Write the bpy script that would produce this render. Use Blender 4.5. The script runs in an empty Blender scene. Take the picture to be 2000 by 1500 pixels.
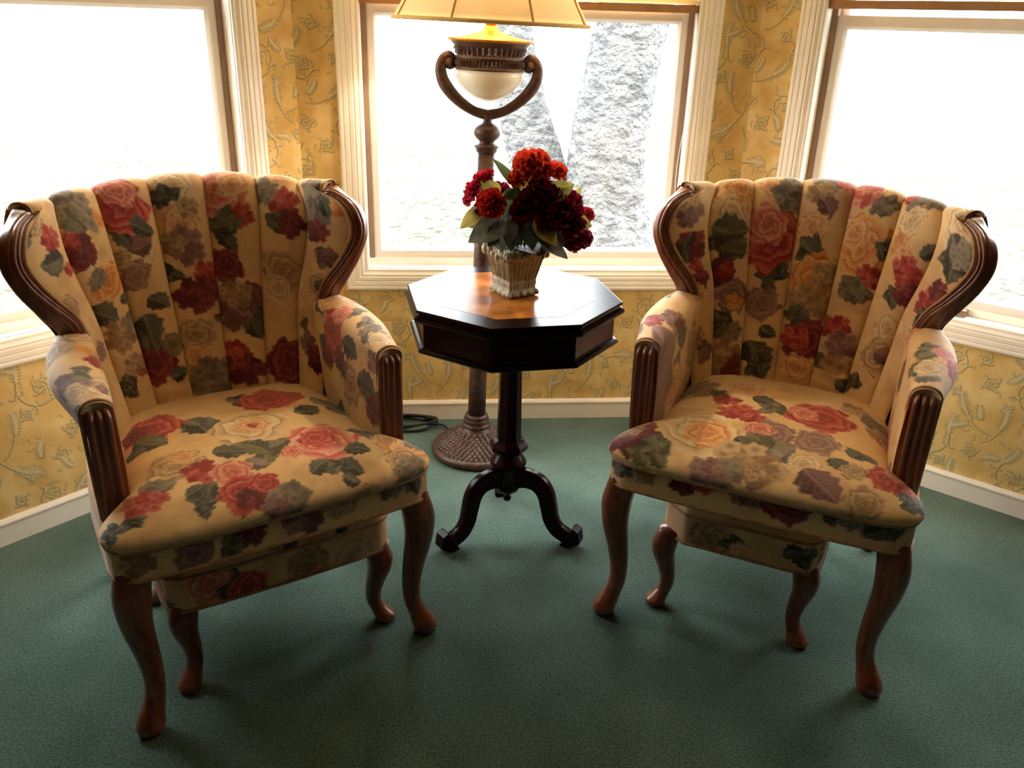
import bpy, bmesh, math, random
import numpy as np
from mathutils import Matrix, Vector

# ------------------------------------------------------------------ camera, sky, exposure
scene = bpy.context.scene
COL = scene.collection
FPX, PITCH, YAW, ROLL = 1642.4, math.radians(23.357), math.radians(5.644), math.radians(1.72)
CAM = Vector((-0.315, -2.907, 1.40))
fwd = Vector((math.sin(YAW)*math.cos(PITCH), math.cos(YAW)*math.cos(PITCH), -math.sin(PITCH)))
rgt = Vector((math.cos(YAW), -math.sin(YAW), 0)); dwn = fwd.cross(rgt)
r2 = rgt*math.cos(ROLL) - dwn*math.sin(ROLL); d2 = dwn*math.cos(ROLL) + rgt*math.sin(ROLL)
cam = bpy.data.objects.new('camera', bpy.data.cameras.new('camera')); COL.objects.link(cam)
cam.matrix_world = Matrix(((r2.x, -d2.x, -fwd.x, CAM.x), (r2.y, -d2.y, -fwd.y, CAM.y), (r2.z, -d2.z, -fwd.z, CAM.z), (0, 0, 0, 1)))
cam.data.sensor_width = 36.0; cam.data.lens = FPX/2000*36.0; cam.data.clip_start = 0.02
scene.camera = cam
SKY, EXPOSURE = 9.0, 0.78
world = bpy.data.worlds.new('overcast_sky'); scene.world = world; world.use_nodes = True
bg = world.node_tree.nodes['Background']
bg.inputs[0].default_value = (0.93, 0.97, 1.0, 1); bg.inputs[1].default_value = SKY
vs = scene.view_settings
vs.view_transform = 'Standard'; vs.look = 'None'; vs.gamma = 1.0; vs.exposure = EXPOSURE; vs.use_curve_mapping = False
scene.display_settings.display_device = 'sRGB'
LAMP_W = 17.0
scene.cycles.adaptive_threshold = 0.03; scene.cycles.caustics_reflective = False; scene.cycles.caustics_refractive = False
rng = np.random.default_rng(7); random.seed(7)

# ------------------------------------------------------------------ mesh helpers
def lin(c):
    c = np.asarray(c, float)/255.0
    return np.where(c <= 0.04045, c/12.92, ((c+0.055)/1.055)**2.4)
def rgba(c): return tuple(float(x) for x in lin(c)) + (1.0,)

def mesh(name, V, F, mat, parent=None, smooth=True, col=None, loc=None, rotz=0.0):
    me = bpy.data.meshes.new(name)
    V = np.asarray(V, np.float32)
    if isinstance(F, np.ndarray):
        n, k = F.shape
        me.vertices.add(len(V)); me.vertices.foreach_set('co', V.ravel())
        me.loops.add(n*k); me.loops.foreach_set('vertex_index', F.astype(np.int32).ravel())
        me.polygons.add(n); me.polygons.foreach_set('loop_start', np.arange(0, n*k, k, dtype=np.int32))
        me.polygons.foreach_set('loop_total', np.full(n, k, np.int32))
    else:
        me.from_pydata([tuple(map(float, v)) for v in V], [], [tuple(f) for f in F])
    me.update(calc_edges=True); me.validate()
    me.polygons.foreach_set('use_smooth', np.full(len(me.polygons), bool(smooth)))
    if col is not None:
        a = me.color_attributes.new('Col', 'FLOAT_COLOR', 'POINT')
        c4 = np.ones((len(V), 4), np.float32); c4[:, :col.shape[1]] = col
        a.data.foreach_set('color', c4.ravel())
    if mat is not None: me.materials.append(mat)
    o = bpy.data.objects.new(name, me); COL.objects.link(o)
    if parent is not None: o.parent = parent
    if loc is not None: o.location = loc
    if rotz: o.rotation_euler.z = rotz
    return o
def gridF(nu, nv, wu=False, wv=False, off=0):
    """faces of a grid indexed i*nv+j (i<nu, j<nv)"""
    I = np.arange(nu if wu else nu-1); J = np.arange(nv if wv else nv-1)
    i, j = np.meshgrid(I, J, indexing='ij'); i = i.ravel(); j = j.ravel(); i2 = (i+1) % nu; j2 = (j+1) % nv
    return np.stack([i*nv+j, i2*nv+j, i2*nv+j2, i*nv+j2], 1) + off
class MB:
    """collects verts and faces of one part"""
    def __init__(s): s.V = []; s.F = []; s.n = 0
    def add(s, V, F):
        V = np.asarray(V, float); s.V.append(V); s.F += [tuple(int(x)+s.n for x in f) for f in F]; s.n += len(V); return s
    def box(s, a, b):
        (x0, y0, z0), (x1, y1, z1) = a, b
        return s.add([(x0,y0,z0),(x1,y0,z0),(x1,y1,z0),(x0,y1,z0),(x0,y0,z1),(x1,y0,z1),(x1,y1,z1),(x0,y1,z1)],
                     [(0,3,2,1),(4,5,6,7),(0,1,5,4),(1,2,6,5),(2,3,7,6),(3,0,4,7)])
    def build(s, name, mat, parent=None, smooth=False, **k): return mesh(name, np.concatenate(s.V), s.F, mat, parent, smooth, **k)
def bevel(o, w, seg=2):
    m = o.modifiers.new('bevel', 'BEVEL'); m.width = w; m.segments = seg; m.limit_method = 'ANGLE'; m.angle_limit = math.radians(40)
    return o
def lathe(prof, n=48, a0=0.0, capb=True, capt=True):
    """closed surface of revolution about z, prof = [(r,z)...] from bottom to top"""
    P = np.array(prof, float); A = a0 + np.arange(n)*2*math.pi/n
    V = np.zeros((len(P), n, 3)); V[:, :, 0] = P[:, 0:1]*np.cos(A); V[:, :, 1] = P[:, 0:1]*np.sin(A); V[:, :, 2] = P[:, 1:2]
    F = []
    for i in range(len(P)-1):
        for j in range(n): F.append((i*n+j, i*n+(j+1) % n, (i+1)*n+(j+1) % n, (i+1)*n+j))
    if capb: F.append(tuple(range(n-1, -1, -1)))
    if capt: F.append(tuple((len(P)-1)*n+j for j in range(n)))
    return V.reshape(-1, 3), F
def cr(keys, t):
    """Catmull-Rom through keys [(t, ...values)], non uniform, vectorised"""
    K = np.array(keys, float); T = K[:, 0]; Y = K[:, 1:]; t = np.clip(np.asarray(t, float), T[0], T[-1])
    M = np.zeros_like(Y)
    M[1:-1] = (Y[2:]-Y[:-2])/(T[2:]-T[:-2])[:, None]; M[0] = (Y[1]-Y[0])/(T[1]-T[0]); M[-1] = (Y[-1]-Y[-2])/(T[-1]-T[-2])
    i = np.clip(np.searchsorted(T, t, side='right')-1, 0, len(T)-2); h = (T[i+1]-T[i]); s = ((t-T[i])/h)[..., None]; h = h[..., None]
    return (2*s**3-3*s**2+1)*Y[i] + (s**3-2*s**2+s)*h*M[i] + (-2*s**3+3*s**2)*Y[i+1] + (s**3-s**2)*h*M[i+1]
def smooth_path(pts, n):
    P = np.array(pts, float); d = np.concatenate([[0], np.cumsum(np.linalg.norm(np.diff(P, axis=0), axis=1))]); d /= d[-1]
    return cr(np.column_stack([d, P]), np.linspace(0, 1, n))
def tube(path, rad, n=10, closed=False, up=(0, 0, 1)):
    """tube along a path; rad scalar or per point"""
    P = np.asarray(path, float); R = np.broadcast_to(np.asarray(rad, float), (len(P),))
    prof = np.stack([np.cos(np.arange(n)*2*math.pi/n), np.sin(np.arange(n)*2*math.pi/n)], 1)
    return sweep(P, prof, R, closed, up)
def sweep(P, prof, R=None, closed=False, up=(0, 0, 1)):
    """sweep closed profile (a along side, b along normal) on path P with a parallel frame"""
    P = np.asarray(P, float); m = len(P); prof = np.asarray(prof, float); n = len(prof)
    R = np.ones(m) if R is None else np.broadcast_to(np.asarray(R, float), (m,))
    T = (np.roll(P, -1, 0)-np.roll(P, 1, 0)) if closed else np.gradient(P, axis=0)
    T /= np.linalg.norm(T, axis=1, keepdims=True)+1e-12
    u = np.array(up, float)
    if abs(T[0]@u) > .95: u = np.array([1., 0, 0])
    S = np.zeros_like(P); N = np.zeros_like(P); s0 = np.cross(T[0], u); s0 /= np.linalg.norm(s0)
    for i in range(m):
        s0 = s0-T[i]*(s0@T[i]); s0 /= np.linalg.norm(s0); S[i] = s0; N[i] = np.cross(s0, T[i])
    V = P[:, None]+R[:, None, None]*(prof[None, :, 0:1]*S[:, None]+prof[None, :, 1:2]*N[:, None])
    F = [tuple(f) for f in gridF(m, n, closed, True)]
    if not closed: F += [tuple(range(n-1, -1, -1)), tuple((m-1)*n+j for j in range(n))]
    F = [f[::-1] for f in F]
    return V.reshape(-1, 3), F
def empty(name, loc=(0, 0, 0), rotz=0.0):
    o = bpy.data.objects.new(name, None); COL.objects.link(o); o.location = loc; o.rotation_euler.z = rotz
    o.empty_display_size = .1; return o
def tag(o, label=None, cat=None, group=None, kind=None):
    if label: o['label'] = label
    if cat: o['category'] = cat
    if group: o['group'] = group
    if kind: o['kind'] = kind
    return o

# ------------------------------------------------------------------ materials
def mat(name, color=(128, 128, 128), rough=.5, metal=0.0, spec=.5, coat=0.0, sheen=0.0, noise=None, bump=None, attr=False, coat_rough=.05):
    """principled material; noise=(scale, other colour, amount[, stretch]); bump=(scale, strength, dist)"""
    m = bpy.data.materials.new(name); m.use_nodes = True; nt = m.node_tree; L = nt.links
    b = nt.nodes['Principled BSDF']
    b.inputs['Base Color'].default_value = rgba(color); b.inputs['Roughness'].default_value = rough; b.inputs['Metallic'].default_value = metal
    b.inputs['Specular IOR Level'].default_value = spec; b.inputs['Coat Weight'].default_value = coat; b.inputs['Coat Roughness'].default_value = coat_rough
    b.inputs['Sheen Weight'].default_value = sheen
    tc = nt.nodes.new('ShaderNodeTexCoord'); src = None
    if attr:
        a = nt.nodes.new('ShaderNodeAttribute'); a.attribute_name = 'Col'; src = a.outputs['Color']
    if noise:
        mp = nt.nodes.new('ShaderNodeMapping'); L.new(tc.outputs['Object'], mp.inputs[0])
        if len(noise) > 3: mp.inputs['Scale'].default_value = noise[3]
        nz = nt.nodes.new('ShaderNodeTexNoise'); nz.inputs['Scale'].default_value = noise[0]; nz.inputs['Detail'].default_value = 5
        L.new(mp.outputs[0], nz.inputs['Vector'])
        rp = nt.nodes.new('ShaderNodeMapRange'); rp.inputs[1].default_value = .35; rp.inputs[2].default_value = .65
        rp.inputs[4].default_value = noise[2]; L.new(nz.outputs[0], rp.inputs[0])
        mx = nt.nodes.new('ShaderNodeMix'); mx.data_type = 'RGBA'; L.new(rp.outputs[0], mx.inputs[0])
        mx.inputs[6].default_value = rgba(color); mx.inputs[7].default_value = rgba(noise[1])
        if src: L.new(src, mx.inputs[6])
        src = mx.outputs[2]
    if src: L.new(src, b.inputs['Base Color'])
    if bump:
        nz = nt.nodes.new('ShaderNodeTexNoise'); nz.inputs['Scale'].default_value = bump[0]; nz.inputs['Detail'].default_value = 3
        L.new(tc.outputs['Object'], nz.inputs['Vector'])
        bp = nt.nodes.new('ShaderNodeBump'); bp.inputs['Strength'].default_value = bump[1]; bp.inputs['Distance'].default_value = bump[2]
        L.new(nz.outputs[0], bp.inputs['Height']); L.new(bp.outputs[0], b.inputs['Normal'])
    return m
def translucent(name, color, color2, amount=.4, rough=.6, scale=40, attr=False):
    """thin leafy or cloth surface that lets light through"""
    m = mat(name, color, rough, noise=(scale, color2, .8), attr=attr); nt = m.node_tree; L = nt.links
    b = nt.nodes['Principled BSDF']; out = nt.nodes['Material Output']
    t = nt.nodes.new('ShaderNodeBsdfTranslucent'); mx = nt.nodes.new('ShaderNodeMixShader'); mx.inputs[0].default_value = amount
    lk = b.inputs['Base Color'].links
    if lk: L.new(lk[0].from_socket, t.inputs[0])
    L.new(b.outputs[0], mx.inputs[1]); L.new(t.outputs[0], mx.inputs[2]); L.new(mx.outputs[0], out.inputs[0])
    return m
M = {}
M['fabric'] = mat('floral_fabric', rough=.78, spec=.25, sheen=.25, attr=True, noise=(260, (150, 110, 75), .16), bump=(900, .25, .0006))
M['wood'] = mat('chair_wood', (140, 78, 48), .32, spec=.5, coat=.3, noise=(14, (92, 46, 27), .8, (6, 6, .8)), coat_rough=.2)
M['legwood'] = M['wood']
M['mahogany'] = mat('dark_mahogany', (36, 14, 12), .2, spec=.09, noise=(18, (19, 8, 8), .8, (1, 5, 5)), coat_rough=.08)
M['burl'] = mat('burl_inlay', (196, 124, 50), .18, spec=.09, noise=(16, (120, 62, 22), .8), coat_rough=.06)
M['white'] = mat('painted_trim', (246, 240, 230), .42, noise=(9, (238, 230, 218), .6))
M['sash'] = mat('sash_vinyl', (244, 238, 230), .4, noise=(6, (236, 228, 218), .5))
M['track'] = mat('sash_track', (150, 122, 100), .6, noise=(12, (128, 102, 84), .6))
M['bronze'] = mat('aged_bronze', (88, 60, 46), .45, metal=.2, noise=(60, (52, 34, 28), .8), bump=(160, .25, .001))
M['brass'] = mat('spun_brass', (214, 142, 50), .42, metal=.7, noise=(30, (190, 118, 38), .6))
M['black'] = mat('black_rubber', (16, 15, 16), .5, noise=(40, (26, 25, 26), .5))
M['ceiling'] = mat('ceiling_paint', (200, 190, 174), .9, noise=(4, (192, 182, 166), .6))
M['plate'] = mat('outlet_plastic', (222, 196, 140), .4, noise=(20, (210, 182, 126), .5))
M['latch'] = mat('latch_metal', (150, 128, 108), .4, metal=.4, noise=(30, (120, 100, 84), .6))
M['stone'] = mat('pot_resin', (198, 190, 166), .75, noise=(50, (150, 138, 110), .8), bump=(160, .3, .001))

def carpet_mat():
    m = mat('teal_carpet', (94, 116, 104), 1.0, spec=.05, sheen=.4, noise=(3.2, (66, 86, 76), .95), bump=(300, .9, .005))
    nt = m.node_tree; L = nt.links; b = nt.nodes['Principled BSDF']
    src = b.inputs['Base Color'].links[0].from_socket
    tc = nt.nodes.new('ShaderNodeTexCoord'); nz = nt.nodes.new('ShaderNodeTexNoise'); nz.inputs['Scale'].default_value = 190; nz.inputs['Detail'].default_value = 5
    L.new(tc.outputs['Object'], nz.inputs['Vector'])
    mr = nt.nodes.new('ShaderNodeMapRange'); mr.inputs[1].default_value = .35; mr.inputs[2].default_value = .7; mr.inputs[3].default_value = .45; mr.inputs[4].default_value = 1.45
    L.new(nz.outputs[0], mr.inputs[0])
    mx = nt.nodes.new('ShaderNodeMix'); mx.data_type = 'RGBA'; mx.blend_type = 'MULTIPLY'; mx.inputs[0].default_value = 1
    L.new(src, mx.inputs[6]); L.new(mr.outputs[0], mx.inputs[7]); L.new(mx.outputs[2], b.inputs['Base Color'])
    b.inputs['Sheen Roughness'].default_value = .45; b.inputs['Sheen Tint'].default_value = (.72, .95, .84, 1)
    return m
M['carpet'] = carpet_mat()
def wallpaper_mat():
    m = mat('scroll_wallpaper', rough=.7, spec=.3); nt = m.node_tree; L = nt.links; b = nt.nodes['Principled BSDF']
    tc = nt.nodes.new('ShaderNodeTexCoord'); n1 = nt.nodes.new('ShaderNodeTexNoise'); n1.inputs['Scale'].default_value = 11; n1.inputs['Detail'].default_value = 6
    L.new(tc.outputs['Object'], n1.inputs['Vector'])
    rp = nt.nodes.new('ShaderNodeValToRGB'); L.new(n1.outputs[0], rp.inputs[0])
    e = rp.color_ramp.elements; e[0].position = .32; e[0].color = rgba((202, 166, 98)); e[1].position = .68; e[1].color = rgba((228, 202, 142))
    x = e.new(.5); x.color = rgba((216, 184, 118))
    a = nt.nodes.new('ShaderNodeAttribute'); a.attribute_name = 'Col'
    mx = nt.nodes.new('ShaderNodeMix'); mx.data_type = 'RGBA'
    L.new(a.outputs['Alpha'], mx.inputs[0]); L.new(rp.outputs[0], mx.inputs[6]); L.new(a.outputs['Color'], mx.inputs[7]); L.new(mx.outputs[2], b.inputs['Base Color'])
    return m
M['paper'] = wallpaper_mat()
M['darkwall'] = mat('dark_unseen_wall', (84, 62, 46), .5, noise=(8, (64, 44, 32), .8, (6, 6, .6)))  # invented dark finish for the unseen room walls, cuts their bounced light
def glass_mat():
    m = bpy.data.materials.new('window_glass'); m.use_nodes = True; nt = m.node_tree; nt.nodes.remove(nt.nodes['Principled BSDF'])
    t = nt.nodes.new('ShaderNodeBsdfTransparent'); t.inputs[0].default_value = (.97, .98, .98, 1); g = nt.nodes.new('ShaderNodeBsdfGlossy'); g.inputs['Roughness'].default_value = .02
    lw = nt.nodes.new('ShaderNodeLayerWeight'); lw.inputs[0].default_value = .5; pw = nt.nodes.new('ShaderNodeMath'); pw.operation = 'POWER'; pw.inputs[1].default_value = 5.0
    f = nt.nodes.new('ShaderNodeMath'); f.operation = 'MULTIPLY_ADD'; f.inputs[1].default_value = .45; f.inputs[2].default_value = .03; mx = nt.nodes.new('ShaderNodeMixShader')
    nt.links.new(lw.outputs['Facing'], pw.inputs[0]); nt.links.new(pw.outputs[0], f.inputs[0])
    nt.links.new(f.outputs[0], mx.inputs[0]); nt.links.new(t.outputs[0], mx.inputs[1]); nt.links.new(g.outputs[0], mx.inputs[2])
    nt.links.new(mx.outputs[0], nt.nodes['Material Output'].inputs[0]); return m
M['glass'] = glass_mat()

# ------------------------------------------------------------------ painting helpers (printed patterns as point colours)
def sm(a, b, x):
    t = np.clip((x-a)/(b-a), 0, 1); return t*t*(3-2*t)
def vnoise(x, y, seed=0):
    xi = np.floor(x).astype(np.int64); yi = np.floor(y).astype(np.int64); fx = x-xi; fy = y-yi; fx = fx*fx*(3-2*fx); fy = fy*fy*(3-2*fy)
    def h(a, b):
        n = (a*374761393+b*668265263+seed*1442695041) & 0x7fffffff; n = ((n ^ (n >> 13))*1274126177) & 0x7fffffff
        return ((n ^ (n >> 16)) & 0xffff)/65535.0
    return (h(xi, yi)*(1-fx)+h(xi+1, yi)*fx)*(1-fy)+(h(xi, yi+1)*(1-fx)+h(xi+1, yi+1)*fx)*fy
def fbm(x, y, seed=0, o=3):
    return sum(vnoise(x*2**k, y*2**k, seed+k)*.5**k for k in range(o))/sum(.5**k for k in range(o))

# ------------------------------------------------------------------ wallpaper tile (acanthus scrolls), 1 px = 1 mm
TW, TH = 530, 620
def wallpaper_tile():
    dark = np.zeros((TH, TW)); light = np.zeros((TH, TW)); green = np.zeros((TH, TW)); R = random.Random(11)
    def dot(A, x, y, r, v):
        n = int(r+2); X = np.arange(int(x)-n, int(x)+n+1); Y = np.arange(int(y)-n, int(y)+n+1)
        a = np.clip(r+.6-np.hypot(X[None, :]-x, Y[:, None]-y), 0, 1)*v; ix = np.ix_(Y % TH, X % TW); A[ix] = np.maximum(A[ix], a)
    def stroke(P, w0, w1, d=.9, l=.9, off=1.7):
        P = np.asarray(P, float); n = len(P); T = np.gradient(P, axis=0); T /= np.linalg.norm(T, axis=1, keepdims=True)+1e-9
        for i, (x, y) in enumerate(P):
            t = i/(n-1); w = w0+(w1-w0)*t; nx, ny = -T[i, 1], T[i, 0]; sg = 1 if (ny-nx) > 0 else -1
            dot(green, x, y, w+1.5, .5); dot(dark, x-sg*nx*off*.9, y-sg*ny*off*.9, w*.75+.5, d*(1-.3*t)); dot(light, x+sg*nx*off*.8, y+sg*ny*off*.8, w*.5+.25, l*(1-.3*t))
    def arc(x, y, r, a0, a1, w=1.6, **k):
        t = np.linspace(a0, a1, max(6, int(abs(a1-a0)*r))); stroke(np.stack([x+r*np.cos(t), y+r*np.sin(t)], 1), w, w*.6, **k)
    def curl(x, y, ln, a, c, w=2.0, **k):
        n = max(8, int(ln)); t = np.linspace(0, 1, n); an = a+c*t*t*2.6; stroke(np.stack([x+np.cumsum(np.cos(an))*ln/n, y+np.cumsum(np.sin(an))*ln/n], 1), w, w*.55, **k)
    def spiral(x, y, r, a0, turns, sg):
        t = np.linspace(0, 1, int(r*turns*3)+20); a = a0+sg*t*turns*2*math.pi; rr = r*(1-t)**.8; P = np.stack([x+rr*np.cos(a), y+rr*np.sin(a)], 1); stroke(P, 2.3, 1.2); return P
    def plume(x, y, ln, a, sg):
        n = 9
        for k in range(n):
            t = k/(n-1); an = a+sg*.5*t; px, py = x+ln*t*math.cos(a+sg*.25*t), y+ln*t*math.sin(a+sg*.25*t); L2 = ln*(.42-.22*abs(t-.4))
            curl(px, py, L2, an+sg*.35, sg*.75, 3.0); curl(px, py, L2*.7, an-sg*.55, -sg*.6, 2.4)
        curl(x, y, ln, a, sg*.12, 1.8)
    def rosette(x, y, r):
        dot(green, x, y, r*.85, .55)
        for k in range(6):
            a = k*1.05+R.random()*.4; arc(x+r*.42*math.cos(a), y+r*.42*math.sin(a), r*.42, a-1.5, a+1.5, 2.0)
        for k in range(3): arc(x+R.uniform(-2, 2), y+R.uniform(-2, 2), r*(.2+.12*k), k*2.1, k*2.1+2.6, 1.7)
        dot(dark, x+r*.1, y-r*.1, r*.13, .9)
        for k in range(4): a = k*1.57+r; curl(x+r*.8*math.cos(a), y+r*.8*math.sin(a), r*.8, a+.4, .7, 2.2)
    def berries(x, y):
        for k in range(5): q = R.uniform(0, 6.3); d = R.uniform(2, 9); dot(dark, x+d*math.cos(q)+1, y+d*math.sin(q)-1, 3.4, .8); dot(light, x+d*math.cos(q), y+d*math.sin(q), 2.2, .8)
    for (x, y, r, a0, sg) in [(110, 130, 58, 2.2, 1), (370, 190, 66, .4, -1), (105, 420, 62, 5.2, -1), (390, 470, 60, 3.4, 1), (250, 320, 44, 1.0, 1), (245, 560, 44, 4.0, -1)]:
        P = spiral(x, y, r, a0, 1.15, sg); rosette(P[-1][0], P[-1][1], r*.34)
        for f in (.06, .2, .34, .48):
            i = int(f*(len(P)-2)); d = P[i+1]-P[i]; a = math.atan2(d[1], d[0]); curl(P[i][0], P[i][1], r*.5, a-sg*.5, -sg*.8, 2.8); curl(P[i][0], P[i][1], r*.32, a+sg*.5, sg*.9, 2.2)
        plume(P[0][0], P[0][1], r*1.0, a0-sg*1.4, sg)
    for (x, y, ln, a, sg) in [(205, 215, 64, .9, 1), (470, 300, 70, 2.3, -1), (40, 280, 60, 1.2, 1), (310, 400, 58, 5.4, -1), (190, 30, 62, .5, 1), (480, 590, 66, 3.9, -1), (30, 520, 58, 5.6, 1), (460, 70, 60, 1.9, -1)]:
        plume(x, y, ln, a, sg); curl(x, y, ln*1.3, a+math.pi, -sg*.35, 2.0); berries(x-12*math.cos(a), y-12*math.sin(a))
    for (x, y, r) in [(260, 110, 24), (500, 180, 22), (170, 500, 24), (330, 290, 18), (510, 420, 24), (30, 40, 20), (350, 590, 20), (180, 370, 17), (40, 350, 16), (420, 370, 15), (215, 150, 18), (310, 40, 22), (420, 120, 18), (140, 250, 20), (300, 480, 20), (100, 330, 15), (440, 560, 22), (110, 570, 22), (480, 490, 18)]: rosette(x, y, r)
    for (x, y, ln, a, sg) in [(150, 80, 44, 4.4, -1), (430, 250, 46, .2, 1), (60, 180, 44, 3.0, 1), (360, 350, 46, 1.4, 1), (60, 470, 44, 4.2, -1), (280, 240, 42, 3.4, -1), (330, 540, 44, .8, 1), (210, 450, 46, 5.9, 1), (500, 340, 40, 4.6, 1), (400, 30, 44, 5.2, -1)]: plume(x, y, ln, a, sg)
    for k in range(90):
        curl(R.uniform(0, TW), R.uniform(0, TH), R.uniform(14, 30), R.uniform(0, 6.3), R.choice((-1, 1))*R.uniform(.6, 1.2), 1.5, d=.6, l=.5)
    def blur(A):
        for ax in (0, 1): A = .25*np.roll(A, 1, ax)+.5*A+.25*np.roll(A, -1, ax)
        return A
    dk = lin((88, 72, 34)); gr = lin((172, 154, 92)); lt = lin((238, 226, 182)); c = np.zeros((TH, TW, 3)); a = np.zeros((TH, TW))
    for A, cc, k in ((green, gr, .8), (dark, dk, .9), (light, lt, .85)):
        w = blur(A)*k; c = c*(1-w[..., None])+cc*w[..., None]; a = a*(1-w)+w
    return np.concatenate([c/np.maximum(a, 1e-4)[..., None], a[..., None]], -1)
TILE = wallpaper_tile()
def paper_col(u, z):
    x = (np.asarray(u)*1000) % TW; y = (np.asarray(z)*1000) % TH
    x0 = x.astype(int); y0 = y.astype(int); fx = (x-x0)[:, None]; fy = (y-y0)[:, None]; x1 = (x0+1) % TW; y1 = (y0+1) % TH
    return (TILE[y0, x0]*(1-fx)+TILE[y0, x1]*fx)*(1-fy)+(TILE[y1, x0]*(1-fx)+TILE[y1, x1]*fx)*fy

# ------------------------------------------------------------------ room shell
HB = 0.752                       # half width of the bay's middle wall
S2 = math.sqrt(.5)
WALLS = {'B': (np.array([0., 0, 0]), np.array([1., 0, 0]), np.array([0., -1, 0])),
         'L': (np.array([-HB, 0, 0]), np.array([-S2, -S2, 0]), np.array([S2, -S2, 0])),
         'R': (np.array([HB, 0, 0]), np.array([S2, -S2, 0]), np.array([-S2, -S2, 0]))}
CEIL = 2.44; WT = 0.15; ZC0, ZC1 = .512, 2.26         # casing outer bottom and top
WIN = {'B': (-.622, .622), 'L': (.137, 1.381), 'R': (.137, 1.381)}
SPAN = {'B': (-HB, HB), 'L': (0, 1.52), 'R': (0, 1.52)}
CW = .078                                             # casing width
def wpt(w, u, d, z):
    """point on wall w: u along, d into the room, z up (arrays)"""
    P, U, N = WALLS[w]; u, d, z = np.broadcast_arrays(np.asarray(u, float), np.asarray(d, float), np.asarray(z, float))
    r = P+u[..., None]*U+d[..., None]*N; r = r.copy(); r[..., 2] = z; return r
STEP = .0028
def bay_wall(name, w, seed, dense):
    a, b = SPAN[w]; u0, u1 = WIN[w][0]+CW*.5, WIN[w][1]-CW*.5; z0, z1 = ZC0+CW*.5, ZC1-CW*.5
    Vs, Fs, Cs = [], [], []; off = 0
    for (ua, ub, za, zb, fine) in [(a, b, 0, z0, 1), (a, u0, z0, z1, 1), (u1, b, z0, z1, w == 'B'), (a, b, z1, CEIL, 0)]:
        st = STEP if (fine and dense) else .02
        nu = max(2, int((ub-ua)/st)+1); nz = max(2, int((min(zb, 1.6)-za)/st)+1) if zb > 1.6 and fine else max(2, int((zb-za)/st)+1)
        U, Z = np.meshgrid(np.linspace(ua, ub, nu), np.linspace(za, zb, nz), indexing='ij')
        if zb > 1.6 and fine:
            zz = np.concatenate([np.linspace(za, 1.55, nz-20), np.linspace(1.58, zb, 20)]); U, Z = np.meshgrid(np.linspace(ua, ub, nu), zz, indexing='ij')
        Vs.append(wpt(w, U.ravel(), 0., Z.ravel())); F = gridF(nu, nz, off=off); Fs.append(F); off += nu*nz
        Cs.append(paper_col(U.ravel()+seed, Z.ravel()+seed*.37))
        # outer skin of the wall
        q = np.array([(ua, za), (ub, za), (ub, zb), (ua, zb)]); Vs.append(wpt(w, q[:, 0], -WT, q[:, 1])); Fs.append(np.array([[off, off+3, off+2, off+1]])); off += 4
        Cs.append(np.zeros((4, 4)))
    o = mesh(name, np.concatenate(Vs), np.concatenate(Fs), M['paper'], smooth=False, col=np.concatenate(Cs))
    return tag(o, kind='structure')
bay_wall('wall_back', 'B', .31, True); bay_wall('wall_left', 'L', 1.03, True); bay_wall('wall_right', 'R', 1.71, True)
X1, Y1 = HB+1.52*S2, -1.52*S2
RX, RY = 3.8, -8.5
def plain_wall(name, a, b, paper=False):
    """room wall from a to b (floor points), thickness outward"""
    a = np.array(a, float); b = np.array(b, float); d = (b-a)/np.linalg.norm(b-a); n = np.array([d[1], -d[0]])*WT
    L = np.linalg.norm(b-a); nu, nz = (int(L/.01)+1, int(CEIL/.01)+1) if paper else (2, 2)
    U, Z = np.meshgrid(np.linspace(0, L, nu), np.linspace(0, CEIL, nz), indexing='ij'); U = U.ravel(); Z = Z.ravel()
    V = np.column_stack([a[0]+d[0]*U, a[1]+d[1]*U, Z]); k = len(V)
    V = np.concatenate([V, [(a[0]+n[0], a[1]+n[1], 0), (b[0]+n[0], b[1]+n[1], 0), (b[0]+n[0], b[1]+n[1], CEIL), (a[0]+n[0], a[1]+n[1], CEIL)]])
    return tag(mesh(name, V, np.concatenate([gridF(nu, nz), np.array([[k, k+1, k+2, k+3]])]), M['paper' if paper else 'darkwall'], smooth=False, col=np.concatenate([paper_col(U, Z), np.zeros((4, 4))]) if paper else None), kind='structure')
plain_wall('wall_left_return', (-RX, Y1), (-X1, Y1), True); plain_wall('wall_right_return', (X1, Y1), (RX, Y1), True)
plain_wall('wall_left_room', (-RX, RY), (-RX, Y1)); plain_wall('wall_right_room', (RX, Y1), (RX, RY)); plain_wall('wall_front', (RX, RY), (-RX, RY))
foot = [(-HB-.1, .2), (HB+.1, .2), (X1+.15, Y1+.1), (RX+.15, Y1+.1), (RX+.15, RY-.15), (-RX-.15, RY-.15), (-RX-.15, Y1+.1), (-X1-.15, Y1+.1)]
def slab(name, z0, z1, m):
    n = len(foot); V = [(x, y, z0) for x, y in foot]+[(x, y, z1) for x, y in foot]
    F = [tuple(range(n)), tuple(range(2*n-1, n-1, -1))]+[(i, i+n, (i+1) % n+n, (i+1) % n) for i in range(n)]
    return tag(mesh(name, V, F, m, smooth=False), kind='structure')
slab('floor', -.12, 0.0, M['carpet']); slab('ceiling', CEIL, CEIL+.15, M['ceiling'])

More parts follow.
